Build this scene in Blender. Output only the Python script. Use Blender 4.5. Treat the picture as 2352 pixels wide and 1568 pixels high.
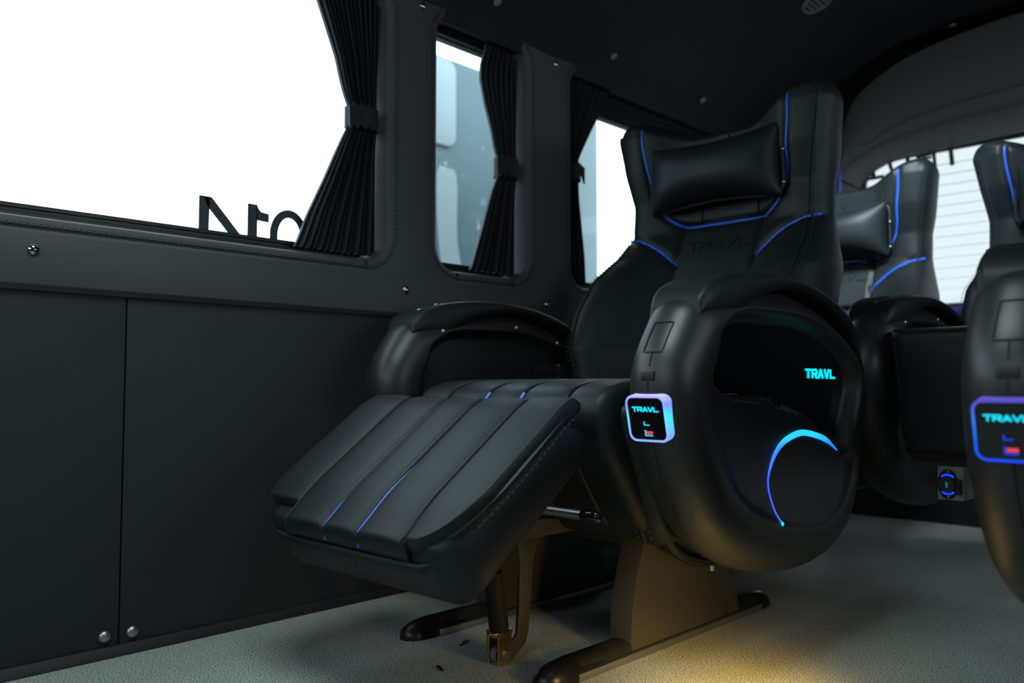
import bpy, bmesh, math, random
import numpy as np
from mathutils import Vector, Matrix
random.seed(7)
C = bpy.context.scene
for o in list(bpy.data.objects): bpy.data.objects.remove(o, do_unlink=True)
H = 0.40                     # metres per modelling unit (one unit = camera height)

# ------------------------------------------------------------------ camera
cam = bpy.data.cameras.new('camera'); co = bpy.data.objects.new('camera', cam)
C.collection.objects.link(co); C.camera = co
RX = Vector((0.71376805, 0.70038216, 0.0)); UP = Vector((0.03717835, -0.03788891, 0.99859011)); BK = Vector((0.6993947, -0.71276171, -0.05308295))
M4 = Matrix((RX, UP, BK)).transposed().to_4x4(); M4.translation = Vector((0, 0, H)); co.matrix_world = M4
cam.sensor_width = 36; cam.sensor_fit = 'HORIZONTAL'; cam.lens = 36 * 1900 / 2352
cam.clip_start = 0.02; cam.clip_end = 200
cam.dof.use_dof = True; cam.dof.focus_distance = 1.22; cam.dof.aperture_fstop = 3.2

# ------------------------------------------------------------------ sky, light, exposure
W = bpy.data.worlds.new('overcast_sky'); C.world = W; W.use_nodes = True
bg = W.node_tree.nodes['Background']; bg.inputs[0].default_value = (0.82, 0.95, 1.0, 1); bg.inputs[1].default_value = 3.6
C.view_settings.view_transform = 'Standard'; C.view_settings.look = 'None'
C.view_settings.exposure = 0.0; C.view_settings.gamma = 1; C.view_settings.use_curve_mapping = False

def light(name, kind, loc, target, power, color, **kw):
    l = bpy.data.lights.new(name, kind); o = bpy.data.objects.new(name, l); C.collection.objects.link(o)
    o.location = Vector(loc) * H
    d = (Vector(target) - Vector(loc)).normalized(); o.rotation_euler = d.to_track_quat('-Z', 'Y').to_euler()
    if kind != 'AREA' or not kw.get('portal'): l.energy = power; l.color = color
    for k, v in kw.items():
        if k == 'portal': l.cycles.is_portal = True
        else: setattr(l, k, v)
    return o
def portal(name, loc, target, sx, sy):
    return light(name, 'AREA', loc, target, 1, (1, 1, 1), portal=True, shape='RECTANGLE', size=sx * H, size_y=sy * H)
# daylight enters through the glazing
portal('side_window_daylight', (-3.46, 2.4, 2.32), (0, 2.4, 2.32), 6.6, 1.5)
portal('rear_window_daylight', (-1.05, 7.12, 2.25), (-1.05, 0, 2.25), 3.5, 1.45)
portal('right_window_daylight', (1.42, 3.6, 2.3), (-3, 3.6, 2.3), 4.0, 1.5)
portal('windscreen_daylight', (-1.05, -2.62, 2.75), (-1.05, 3, 2.75), 4.4, 1.3)
light('cabin_fill_light', 'AREA', (-1.5, 0.9, 3.55), (-1.8, 1.1, 0), 4.2, (0.80, 1.0, 0.98), shape='RECTANGLE', size=1.4 * H, size_y=0.9 * H, spread=1.75)  # unseen overhead fill, added to brighten the floor and footrest top
# warm courtesy lamp low in the aisle, and the lamp above the step well
light('rear_ceiling_lamp', 'AREA', (-1.75, 3.85, 3.56), (-2.4, 5.5, 2.0), 5.5, (0.80, 0.95, 1.0), shape='RECTANGLE', size=1.8 * H, size_y=0.4 * H, spread=0.95)
light('step_lamp', 'SPOT', (-0.95, 2.15, 0.50), (-1.32, 2.42, 0.0), 9.0, (1.0, 0.62, 0.15), spot_size=1.15, spot_blend=1.0, shadow_soft_size=0.02)
light('courtesy_lamp', 'SPOT', (-1.0, 2.12, 0.36), (-1.42, 2.40, 0.0), 4.0, (1.0, 0.60, 0.14), spot_size=2.0, spot_blend=1.0, shadow_soft_size=0.02)

# ------------------------------------------------------------------ materials
def mat(name, base, rough=0.5, metal=0.0, spec=0.5, bump=0.0, bscale=300, emit=None, estr=0.0, coat=0.0, sheen=0.0):
    m = bpy.data.materials.new(name); m.use_nodes = True
    nt = m.node_tree; p = nt.nodes['Principled BSDF']
    p.inputs['Base Color'].default_value = (*base, 1); p.inputs['Roughness'].default_value = rough
    p.inputs['Metallic'].default_value = metal; p.inputs['Specular IOR Level'].default_value = spec
    if coat: p.inputs['Coat Weight'].default_value = coat; p.inputs['Coat Roughness'].default_value = 0.08
    if sheen: p.inputs['Sheen Weight'].default_value = sheen
    if emit: p.inputs['Emission Color'].default_value = (*emit, 1); p.inputs['Emission Strength'].default_value = estr
    if bump:
        tc = nt.nodes.new('ShaderNodeTexCoord'); v = nt.nodes.new('ShaderNodeTexVoronoi'); v.inputs['Scale'].default_value = bscale
        n2 = nt.nodes.new('ShaderNodeTexNoise'); n2.inputs['Scale'].default_value = bscale * 0.04; n2.inputs['Detail'].default_value = 3
        ad = nt.nodes.new('ShaderNodeMath'); ad.operation = 'MULTIPLY_ADD'; ad.inputs[1].default_value = 2.5
        b = nt.nodes.new('ShaderNodeBump'); b.inputs['Strength'].default_value = bump; b.inputs['Distance'].default_value = 0.0006
        nt.links.new(tc.outputs['Object'], v.inputs['Vector']); nt.links.new(tc.outputs['Object'], n2.inputs['Vector'])
        nt.links.new(n2.outputs['Fac'], ad.inputs[0]); nt.links.new(v.outputs['Distance'], ad.inputs[2])
        nt.links.new(ad.outputs[0], b.inputs['Height']); nt.links.new(b.outputs['Normal'], p.inputs['Normal'])
        rr = nt.nodes.new('ShaderNodeMapRange'); rr.inputs['To Min'].default_value = rough - 0.05; rr.inputs['To Max'].default_value = rough + 0.05
        nt.links.new(n2.outputs['Fac'], rr.inputs['Value']); nt.links.new(rr.outputs['Result'], p.inputs['Roughness'])
    return m
MAT = dict(
    leather=mat('black_leather', (0.0085, 0.0118, 0.0134), 0.47, spec=0.25, bump=0.25, bscale=420),
    vinyl=mat('grey_vinyl_trim', (0.055, 0.057, 0.061), 0.58, spec=0.35, bump=0.2, bscale=380),
    board=mat('dark_wall_board', (0.021, 0.023, 0.024), 0.6, spec=0.3, bump=0.2, bscale=420),
    plastic=mat('black_armrest_plastic', (0.014, 0.014, 0.0142), 0.40, spec=0.5, bump=0.12, bscale=700),
    dark=mat('matt_black_plastic', (0.012, 0.012, 0.013), 0.6, spec=0.3),
    capblack=mat('semi_gloss_black_plastic', (0.010, 0.010, 0.011), 0.33, spec=0.4),
    gloss=mat('gloss_black_plastic', (0.006, 0.006, 0.007), 0.08, spec=0.5),
    blue=mat('blue_piping', (0.012, 0.10, 0.62), 0.45),
    thread=mat('dark_thread', (0.032, 0.035, 0.037), 0.7),
    chrome=mat('chrome', (0.45, 0.46, 0.48), 0.10, metal=1.0),
    steel=mat('brushed_steel', (0.42, 0.43, 0.44), 0.38, metal=1.0),
    brass=mat('brass_plated_steel', (0.62, 0.44, 0.16), 0.28, metal=1.0),
    pedestal=mat('grey_powder_coat', (0.05, 0.051, 0.05), 0.42, spec=0.4, bump=0.08, bscale=900),
    socketgrey=mat('socket_box_grey', (0.22, 0.23, 0.235), 0.45),
    headliner=mat('dark_headliner', (0.015, 0.017, 0.019), 0.8, spec=0.2, bump=0.2, bscale=500),
    button=mat('grey_stud', (0.16, 0.17, 0.18), 0.5),
    tail=mat('grey_tailgate_trim', (0.06, 0.062, 0.063), 0.6, spec=0.3, bump=0.15, bscale=500),
    curtain=mat('black_curtain_cloth', (0.011, 0.0135, 0.016), 0.65, spec=0.25, sheen=0.15),
    rubber=mat('window_rubber', (0.012, 0.014, 0.016), 0.35, spec=0.4),
    vent=mat('grey_vent_plastic', (0.10, 0.12, 0.13), 0.5),
    decal=mat('dark_window_lettering', (0.03, 0.042, 0.048), 0.6),
    cyan=mat('cyan_led', (0.02, 0.2, 0.25), 0.4, emit=(0.0, 0.80, 1.0), estr=1.0),
    red=mat('red_usb_tongue', (0.4, 0.02, 0.04), 0.4, emit=(1.0, 0.08, 0.13), estr=0.7),
    blueled=mat('blue_led', (0.0, 0.02, 0.3), 0.4, emit=(0.01, 0.06, 1.0), estr=0.9),
    dimled=mat('dim_blue_led', (0.0, 0.01, 0.1), 0.4, emit=(0.01, 0.03, 0.30), estr=0.35),
    vanbody=mat('pale_blue_partition_paint', (0.13, 0.20, 0.222), 0.45),
    streakwhite=mat('painted_reflection_white', (0.40, 0.48, 0.50), 0.5),  # pale colour imitating reflections seen through the middle window
    concrete=mat('pale_concrete', (0.5, 0.5, 0.5), 0.9),
    stain=mat('brown_stain', (0.05, 0.045, 0.038), 0.7),
    wire=mat('heating_wire', (0.75, 0.8, 0.82), 0.6),
)
def ring_material(name, lo, hi, s, base=(0.35, 0.33, 0.5)):
    m = bpy.data.materials.new(name); m.use_nodes = True; nt = m.node_tree; p = nt.nodes['Principled BSDF']
    p.inputs['Base Color'].default_value = (*base, 1); p.inputs['Roughness'].default_value = 0.4
    tc = nt.nodes.new('ShaderNodeTexCoord'); sp = nt.nodes.new('ShaderNodeSeparateXYZ'); r = nt.nodes.new('ShaderNodeValToRGB')
    nt.links.new(tc.outputs['Generated'], sp.inputs[0]); nt.links.new(sp.outputs['Z'], r.inputs[0])
    e = r.color_ramp.elements
    for i, (pos, c) in enumerate(lo):
        x = e[i] if i < 2 else e.new(pos); x.position = pos; x.color = (*c, 1)
    nt.links.new(r.outputs[0], p.inputs['Emission Color']); p.inputs['Emission Strength'].default_value = s
    return m
MAT['ring'] = ring_material('lit_plate_rim', [(0.0, (0.16, 0.28, 0.9)), (0.99, (0.30, 0.24, 0.75)), (0.10, (0.14, 0.26, 0.95)), (0.5, (0.0, 0.62, 1.0)), (0.62, (0.02, 0.45, 1.0)), (0.75, (0.12, 0.20, 0.95))], None, 1.3)
MAT['ringB'] = ring_material('lit_plate_rim_blue', [(0.0, (0.0, 0.07, 1.0)), (0.99, (0.12, 0.08, 0.55)), (0.35, (0.0, 0.14, 1.0)), (0.6, (0.02, 0.22, 1.0)), (0.9, (0.10, 0.07, 0.6))], None, 0.9, (0.02, 0.02, 0.08))
MAT['arc'] = ring_material('lit_arc', [(0.0, (0.0, 0.55, 1.0)), (1.0, (0.0, 0.62, 1.0)), (0.05, (0.0, 0.10, 0.95)), (0.5, (0.0, 0.06, 0.9)), (0.82, (0.0, 0.25, 1.0)), (0.92, (0.0, 0.60, 1.0))], None, 1.1)

def floor_mat():
    m = bpy.data.materials.new('speckled_vinyl_floor'); m.use_nodes = True; nt = m.node_tree; p = nt.nodes['Principled BSDF']
    tc = nt.nodes.new('ShaderNodeTexCoord')
    v = nt.nodes.new('ShaderNodeTexNoise'); v.inputs['Scale'].default_value = 420; v.inputs['Detail'].default_value = 2
    r = nt.nodes.new('ShaderNodeValToRGB'); e = r.color_ramp.elements
    e[0].position = 0.36; e[0].color = (0.06, 0.066, 0.06, 1); e[1].position = 0.50; e[1].color = (0.36, 0.38, 0.345, 1)
    x = e.new(0.72); x.color = (0.46, 0.48, 0.44, 1)
    n2 = nt.nodes.new('ShaderNodeTexNoise'); n2.inputs['Scale'].default_value = 5; n2.inputs['Detail'].default_value = 5
    mr = nt.nodes.new('ShaderNodeMapRange'); mr.inputs['To Min'].default_value = 0.75; mr.inputs['To Max'].default_value = 1.2
    mx = nt.nodes.new('ShaderNodeMix'); mx.data_type = 'RGBA'; mx.blend_type = 'MULTIPLY'; mx.inputs['Factor'].default_value = 1
    for n in (v, n2): nt.links.new(tc.outputs['Object'], n.inputs['Vector'])
    nt.links.new(v.outputs['Fac'], r.inputs[0]); nt.links.new(n2.outputs['Fac'], mr.inputs['Value'])
    nt.links.new(r.outputs[0], mx.inputs['A']); nt.links.new(mr.outputs['Result'], mx.inputs['B']); nt.links.new(mx.outputs['Result'], p.inputs['Base Color'])
    p.inputs['Roughness'].default_value = 0.55; p.inputs['Specular IOR Level'].default_value = 0.3
    return m
MAT['floor'] = floor_mat()
def glass_mat(name, tint, smear):
    m = bpy.data.materials.new(name); m.use_nodes = True; nt = m.node_tree
    for n in list(nt.nodes): nt.nodes.remove(n)
    out = nt.nodes.new('ShaderNodeOutputMaterial'); t = nt.nodes.new('ShaderNodeBsdfTransparent'); t.inputs[0].default_value = (*tint, 1)
    g = nt.nodes.new('ShaderNodeBsdfGlossy'); g.inputs['Roughness'].default_value = 0.02
    mix = nt.nodes.new('ShaderNodeMixShader'); mix.inputs[0].default_value = 0.05
    nt.links.new(t.outputs[0], mix.inputs[1]); nt.links.new(g.outputs[0], mix.inputs[2])
    last = mix
    if smear:
        tc = nt.nodes.new('ShaderNodeTexCoord'); n = nt.nodes.new('ShaderNodeTexNoise'); n.inputs['Scale'].default_value = 26; n.inputs['Detail'].default_value = 6; n.inputs['Roughness'].default_value = 0.75
        r = nt.nodes.new('ShaderNodeValToRGB'); r.color_ramp.elements[0].position = 0.60; r.color_ramp.elements[0].color = (0, 0, 0, 1); r.color_ramp.elements[1].position = 0.85; r.color_ramp.elements[1].color = (smear, smear, smear, 1)
        d = nt.nodes.new('ShaderNodeBsdfTranslucent'); d.inputs[0].default_value = (0.9, 0.95, 1, 1)
        mx = nt.nodes.new('ShaderNodeMixShader')
        nt.links.new(tc.outputs['Object'], n.inputs['Vector']); nt.links.new(n.outputs['Fac'], r.inputs[0]); nt.links.new(r.outputs[0], mx.inputs[0])
        nt.links.new(mix.outputs[0], mx.inputs[1]); nt.links.new(d.outputs[0], mx.inputs[2]); last = mx
    nt.links.new(last.outputs[0], out.inputs[0]); return m
MAT['glass'] = glass_mat('clear_glass', (0.96, 0.985, 1.0), 0)
MAT['glass_rear'] = glass_mat('tinted_rear_glass', (0.545, 0.545, 0.545), 0)
MAT['glass_dirty'] = glass_mat('smeared_glass', (0.92, 0.97, 1.0), 0.25)

# ------------------------------------------------------------------ helpers
def link(o, parent=None):
    C.collection.objects.link(o)
    if parent is not None: o.parent = parent
    return o
class Geo:
    """a bag of vertices (modelling units) and faces"""
    def __init__(s): s.v = []; s.f = []
    def add(s, vs, fs):
        n = len(s.v); s.v += [tuple(map(float, q)) for q in vs]; s.f += [tuple(i + n for i in f) for f in fs]; return s
    def grid(s, P, close=False, flip=False):
        P = np.asarray(P, float); a, b = P.shape[:2]; fs = []
        for i in range(a - 1):
            for j in range(b if close else b - 1):
                k = (j + 1) % b; q = (i * b + j, i * b + k, (i + 1) * b + k, (i + 1) * b + j)
                fs.append(q[::-1] if flip else q)
        return s.add(P.reshape(-1, 3), fs)
    def tube(s, pts, r, n=8, closed=False, caps=True):
        pts = [Vector(p) for p in pts]; m = len(pts); rad = r if hasattr(r, '__len__') else [r] * m
        T = []
        for i in range(m):
            a = pts[(i - 1) % m] if closed or i else pts[0]; b = pts[(i + 1) % m] if closed or i < m - 1 else pts[-1]
            t = (b - a); T.append(t.normalized() if t.length > 1e-9 else Vector((0, 0, 1)))
        ref = Vector((0, 0, 1)) if abs(T[0].z) < 0.9 else Vector((1, 0, 0)); N = (ref - T[0] * ref.dot(T[0])).normalized(); rows = []
        for i in range(m):
            N = (N - T[i] * N.dot(T[i])); N = N.normalized() if N.length > 1e-6 else T[i].orthogonal().normalized()
            B = T[i].cross(N)
            rows.append([pts[i] + (N * math.cos(2 * math.pi * k / n) + B * math.sin(2 * math.pi * k / n)) * rad[i] for k in range(n)])
        if closed: rows.append(rows[0])
        base = len(s.v); s.grid(np.array([[tuple(q) for q in r_] for r_ in rows]), close=True)
        if caps and not closed:
            s.f.append(tuple(base + k for k in range(n))[::-1]); s.f.append(tuple(base + (m - 1) * n + k for k in range(n)))
        return s
    def box(s, lo, hi):
        x0, y0, z0 = lo; x1, y1, z1 = hi
        return s.add([(x0, y0, z0), (x1, y0, z0), (x1, y1, z0), (x0, y1, z0), (x0, y0, z1), (x1, y0, z1), (x1, y1, z1), (x0, y1, z1)],
                     [(0, 3, 2, 1), (4, 5, 6, 7), (0, 1, 5, 4), (1, 2, 6, 5), (2, 3, 7, 6), (3, 0, 4, 7)])
    def prism(s, poly, axis, a, b):
        """polygon in the plane normal to axis, extruded a..b"""
        n = len(poly)
        def P(p, t):
            return (t, p[0], p[1]) if axis == 0 else (p[0], t, p[1]) if axis == 1 else (p[0], p[1], t)
        return s.add([P(p, a) for p in poly] + [P(p, b) for p in poly],
                     [tuple(range(n))[::-1], tuple(range(n, 2 * n))] + [(i, (i + 1) % n, n + (i + 1) % n, n + i) for i in range(n)])
    def dome(s, c, nrm, r, hgt, n=12, rings=4):
        c = Vector(c); nrm = Vector(nrm).normalized(); a = nrm.orthogonal().normalized(); b = nrm.cross(a); rows = []
        for i in range(rings + 1):
            t = math.pi / 2 * i / rings; rr = r * math.cos(t) + 1e-5; hh = hgt * math.sin(t)
            rows.append([tuple(c + nrm * hh + (a * math.cos(2 * math.pi * k / n) + b * math.sin(2 * math.pi * k / n)) * rr) for k in range(n)])
        s.grid(np.array(rows), close=True); m = len(s.v); s.f.append(tuple(range(m - n, m))); return s
    def map(s, fn): s.v = [tuple(fn(q)) for q in s.v]; return s
    def build(s, name, m, parent=None, off=(0, 0, 0), smooth=True, bevel=0, kind=None, label=None, mirror=1, flipfix=True, angle=40):
        me = bpy.data.meshes.new(name)
        v = [((q[0] * mirror - off[0]) * H, (q[1] - off[1]) * H, (q[2] - off[2]) * H) for q in s.v]
        me.from_pydata(v, [], s.f); me.validate(); me.materials.append(MAT[m] if isinstance(m, str) else m)
        bm = bmesh.new(); bm.from_mesh(me)
        bmesh.ops.remove_doubles(bm, verts=bm.verts, dist=1e-6)
        if bevel:
            ed = [e for e in bm.edges if len(e.link_faces) == 2 and e.calc_face_angle(0) > 0.6]
            bmesh.ops.bevel(bm, geom=ed, offset=bevel * H, segments=2, affect='EDGES', profile=0.7, clamp_overlap=True)
        bmesh.ops.recalc_face_normals(bm, faces=bm.faces)
        bm.to_mesh(me); bm.free()
        if smooth:
            for p in me.polygons: p.use_smooth = True
            me.set_sharp_from_angle(angle=math.radians(angle))
        o = link(bpy.data.objects.new(name, me), parent)
        if kind: o['kind'] = kind
        if label: o['label'] = label
        return o
def empty(name, loc):
    o = bpy.data.objects.new(name, None); o.location = Vector(loc) * H; o.empty_display_size = 0.05; return link(o)
def tag(o, label, cat, group=None):
    o['label'] = label; o['category'] = cat
    if group: o['group'] = group
    return o
def place(o, loc):
    """move the origin of a top-level mesh to loc (its base)"""
    d = Vector(loc) * H; o.data.transform(Matrix.Translation(-d)); o.location = d; return o
def interp(x, xs, ys): return np.interp(x, xs, ys)
def sm(t): t = np.clip(t, 0, 1); return t * t * (3 - 2 * t)
def spline(pts, n, closed=False):
    P = np.array(pts, float); m = len(P); out = []
    seg = m if closed else m - 1
    for i in range(seg):
        p0 = P[(i - 1) % m] if closed or i else P[0]; p1 = P[i]; p2 = P[(i + 1) % m]; p3 = P[(i + 2) % m] if closed or i < m - 2 else P[-1]
        for k in range(n):
            t = k / n
            out.append(0.5 * ((2 * p1) + (-p0 + p2) * t + (2 * p0 - 5 * p1 + 4 * p2 - p3) * t * t + (-p0 + 3 * p1 - 3 * p2 + p3) * t ** 3))
    if not closed: out.append(P[-1])
    return np.array(out)
def resample(P, n):
    P = np.asarray(P, float); d = np.r_[0, np.cumsum(np.linalg.norm(np.diff(P, axis=0), axis=1))]; t = np.linspace(0, d[-1], n)
    return np.stack([np.interp(t, d, P[:, k]) for k in range(P.shape[1])], 1)
def clus(n, p=1.7):
    s = np.linspace(-1, 1, n); return np.sign(s) * (1 - (1 - np.abs(s)) ** p)
def rnd(t): t = np.clip(t, 0, 1); return np.sqrt(np.clip(1 - (1 - t) ** 2, 0, 1))
def pad(front, back, na, nb, ra, rb, p=1.7):
    """closed cushion: two sheets front(a,b), back(a,b) meeting at the rim"""
    a, b = np.meshgrid(clus(na, p), clus(nb, p)); F = np.stack(front(a, b), -1); B = np.stack(back(a, b), -1); m = (F + B) / 2
    g = (rnd((1 - np.abs(a)) / ra) * rnd((1 - np.abs(b)) / rb))[..., None]
    return Geo().grid(m + (F - m) * g).grid(m + (B - m) * g, flip=True)
def dashes(path, dash, gap, r, g=None):
    g = g or Geo(); P = np.asarray(path, float); L = np.linalg.norm(np.diff(P, axis=0), axis=1).sum(); n = max(2, int(L / (dash + gap)))
    Q = resample(P, n * 4 + 1)
    for i in range(n): g.tube([Q[4 * i], Q[4 * i + 2]], r, n=4)
    return g
LET = {  # stroke letters in a 1 x 1 box
    'T': [[(0, 1), (1, 1)], [(0.5, 1), (0.5, 0)]],
    'R': [[(0, 0), (0, 1), (0.8, 1), (1, 0.85), (1, 0.6), (0.8, 0.45), (0.05, 0.45)], [(0.5, 0.45), (1, 0)]],
    'A': [[(0, 0), (0.5, 1), (1, 0)], [(0.22, 0.3), (0.78, 0.3)]],
    'V': [[(0, 1), (0.5, 0), (1, 1)]],
    'L': [[(0, 1), (0, 0), (1, 0)]],
}
def stroke(g, pts, th, to3, dep):
    for (x0, y0), (x1, y1) in zip(pts[:-1], pts[1:]):
        d = math.hypot(x1 - x0, y1 - y0); ux, uy = (x1 - x0) / d, (y1 - y0) / d; e = th * 0.35
        x0_, y0_, x1_, y1_ = x0 - ux * e, y0 - uy * e, x1 + ux * e, y1 + uy * e; nx, ny = -uy * th / 2, ux * th / 2
        q = [(x0_ + nx, y0_ + ny), (x0_ - nx, y0_ - ny), (x1_ - nx, y1_ - ny), (x1_ + nx, y1_ + ny)]
        g.add([to3(x, y, 0) for x, y in q] + [to3(x, y, dep) for x, y in q], [(3, 2, 1, 0), (4, 5, 6, 7), (0, 1, 5, 4), (1, 2, 6, 5), (2, 3, 7, 6), (3, 0, 4, 7)])
def lettering(text, lw, lh, gap, th, to3, dep):
    g = Geo(); x = 0
    for ch in text:
        for s in LET[ch]: stroke(g, [(x + a * lw, b * lh) for a, b in s], th, to3, dep)
        x += lw + gap
    return g

# ------------------------------------------------------------------ the setting
XL = -3.25; XR = 1.30; XG = -3.42; XC = (XL + XR) / 2; Y0 = -2.5; Y1 = 7.0
def structure(o): o['kind'] = 'structure'; return o
structure(Geo().box((XL - 0.25, Y0, -0.12), (XR + 0.1, Y1 + 0.1, 0)).build('floor', 'floor', bevel=0))
structure(Geo().box((-30, -20, -2.0), (20, 40, -1.9)).build('ground', 'concrete'))

wl = structure(Geo().box((XL - 0.22, Y0, 0.0), (XL - 0.04, Y1, 1.36)).build('wall_left', 'board'))
# lower boards with a joint at y = 1.215
for (a, b) in ((Y0, -1.2), (-1.194, 1.2125), (1.2175, 4.0), (4.005, Y1)):
    Geo().box((XL - 0.05, a, 0.035), (XL, b, 1.345)).build('wall_panel', 'board', wl, bevel=0.006)
# belt panel, a shallow pad that stands proud of the boards
bz = [(XL - 0.1, 1.335), (XL + 0.012, 1.335), (XL + 0.03, 1.355), (XL + 0.035, 1.42), (XL + 0.03, 1.535), (XL + 0.02, 1.55), (XL - 0.1, 1.55)]
Geo().prism([(x, z) for x, z in bz], 1, Y0, Y1).build('belt_panel', 'vinyl', wl, bevel=0.004)
# window wall: openings with rounded corners cut in a padded skin
WIN = [(-1.6, 2.455), (2.755, 3.455), (3.83, 5.75)]
ZB, ZT = 1.595, 2.985
def rrect(y0, y1, z0, z1, r, n=8):
    out = []
    for cy, cz, a0 in ((y1 - r, z0 + r, -90), (y1 - r, z1 - r, 0), (y0 + r, z1 - r, 90), (y0 + r, z0 + r, 180)):
        for k in range(n + 1):
            t = math.radians(a0 + 90 * k / n); out.append((cy + r * math.cos(t), cz + r * math.sin(t)))
    return out
def opening(y0, y1, yo0, yo1, zo0, zo1):
    """skin between an outer rectangle and a rounded opening, with the reveal rolling back to the glass"""
    g = Geo(); r = 0.14; inner = rrect(y0, y1, ZB, ZT, r); n = len(inner)
    def outer(p):
        cy, cz = (y0 + y1) / 2, (ZB + ZT) / 2; dy, dz = p[0] - cy, p[1] - cz
        hy, hz = (y1 - y0) / 2, (ZT - ZB) / 2
        oy = yo1 if dy > 0 else yo0; oz = zo1 if dz > 0 else zo0
        if abs(dy) / hy > 0.999 - 0: return (oy, p[1])
        if abs(dz) / hz > 0.999: return (p[0], oz)
        return None
    outr = []
    for p in inner: outr.append(outer(p))
    # corners: fan to the corner point
    for i, q in enumerate(outr):
        if q is None:
            p = inner[i]; outr[i] = (yo1 if p[0] > (y0 + y1) / 2 else yo0, zo1 if p[1] > (ZB + ZT) / 2 else zo0)
    def row(pts, x): return [(x, p[0], p[1]) for p in pts]
    def shrink(k):
        return rrect(y0 + k, y1 - k, ZB + k, ZT - k, max(0.03, r - k))
    rows = [row(outr, XL), row(rrect(y0 - 0.03, y1 + 0.03, ZB - 0.03, ZT + 0.03, r + 0.03), XL + 0.004), row(inner, XL - 0.008), row(shrink(0.008), XL - 0.03), row(shrink(0.02), XL - 0.10), row(shrink(0.035), XG + 0.03), row(shrink(0.035), XG - 0.05)]
    g.grid(np.array(rows), close=True); return g, rrect(y0 - 0.022, y1 + 0.022, ZB - 0.022, ZT + 0.022, r + 0.022, 14)
bounds = [(Y0, 2.6), (2.6, 3.64), (3.64, Y1)]
stitch = Geo()
for (y0, y1), (a, b) in zip(WIN, bounds):
    g, edge = opening(y0, y1, a, b, 1.545, 3.10)
    g.build('window_surround', 'vinyl', wl, angle=60)
    p = [(XL + 0.008, q[0], q[1]) for q in edge]; p.append(p[0])
    stitch = dashes(p, 0.014, 0.008, 0.0022, stitch)
    p = [(XL + 0.008, q[0], q[1]) for q in rrect(y0 - 0.038, y1 + 0.038, ZB - 0.034, ZT + 0.038, 0.18, 14)]; p.append(p[0])
    stitch = dashes(p, 0.014, 0.008, 0.0022, stitch)
    Geo().tube([(XL + 0.006, q[0], q[1]) for q in rrect(y0 - 0.030, y1 + 0.030, ZB - 0.028, ZT + 0.03, 0.168, 14)], 0.003, n=6, closed=True).build('seam', 'vinyl', wl)
    for yy in (y0 + 0.14, y1 - 0.14):          # butt joint between the sill piece and the pillar piece
        Geo().box((XL - 0.01, yy - 0.003, 1.545), (XL + 0.006, yy + 0.003, ZB - 0.002)).build('sill_joint', 'dark', wl)
stitch.build('stitching', 'thread', wl, kind='stuff')
for y, z in ((0.88, 1.475), (2.53, 1.47), (3.57, 1.47), (-1.0, 1.475)):
    g = Geo().dome((XL + 0.033, y, z), (1, 0, 0), 0.021, 0.016, n=20, rings=6)
    g.build('screw_cap', 'chrome', wl)
for y, z in ((2.655, 2.955), (3.69, 2.94)):
    g = Geo().dome((XL, y, z), (1, 0, 0), 0.02, 0.014, n=20, rings=6); g.build('screw_cap', 'chrome', wl)
for y in (1.165, 1.265):
    Geo().dome((XL, y, 0.07 if y > 1.2 else 0.072), (1, 0, 0), 0.024, 0.014, n=16).build('screw_cap', 'steel', wl)
structure(Geo().prism([(XL - 0.02, 0), (XL + 0.035, 0), (XL + 0.03, 0.014), (XL + 0.008, 0.036), (XL - 0.02, 0.036)], 1, Y0, Y1).build('baseboard_left', 'dark'))

# ---- window glazing
def window(n, y0, y1, bars, gm):
    w = structure(Geo().grid(np.array([[(XG - 0.02, q[0], q[1]) for q in rrect(y0 - 0.06, y1 + 0.06, ZB - 0.06, ZT + 0.06, 0.12)],
                                       [(XG + 0.03, q[0], q[1]) for q in rrect(y0 - 0.06, y1 + 0.06, ZB - 0.06, ZT + 0.06, 0.12)],
                                       [(XG + 0.03, q[0], q[1]) for q in rrect(y0 + 0.03, y1 - 0.03, ZB + 0.055, ZT - 0.06, 0.09)],
                                       [(XG - 0.02, q[0], q[1]) for q in rrect(y0 + 0.03, y1 - 0.03, ZB + 0.055, ZT - 0.06, 0.09)],
                                       [(XG - 0.02, q[0], q[1]) for q in rrect(y0 - 0.06, y1 + 0.06, ZB - 0.06, ZT + 0.06, 0.12)]]), close=True).build('window_%d' % n, 'rubber', angle=30))
    Geo().box((XG - 0.008, y0 - 0.03, ZB - 0.02), (XG, y1 + 0.03, ZT + 0.02)).build('pane', gm, w, smooth=False)
    for z, d in ((ZB + 0.03, 0.055), (ZB + 0.062, 0.042), (ZT - 0.035, 0.06), (ZT - 0.085, 0.045)):
        Geo().box((XG, y0 + 0.01, z - 0.008), (XG + d, y1 - 0.01, z + 0.008)).build('glazing_bar', 'steel' if False else 'rubber', w, bevel=0.003)
    return w
w1 = window(1, *WIN[0], [], 'glass'); w2 = window(2, *WIN[1], [], 'glass_dirty'); w3 = window(3, *WIN[2], [], 'glass')
Geo().box((XG - 0.004, WIN[2][0], ZT - 0.21), (XG + 0.02, WIN[2][1], ZT)).build('header_bar', 'rubber', w3)
for o in (w3,):
    for z in (ZT - 0.14, ZT - 0.19):
        Geo().box((XG, WIN[2][0], z - 0.012), (XG + 0.035, WIN[2][1], z + 0.012)).build('glazing_bar', 'rubber', o, bevel=0.003)
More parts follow.
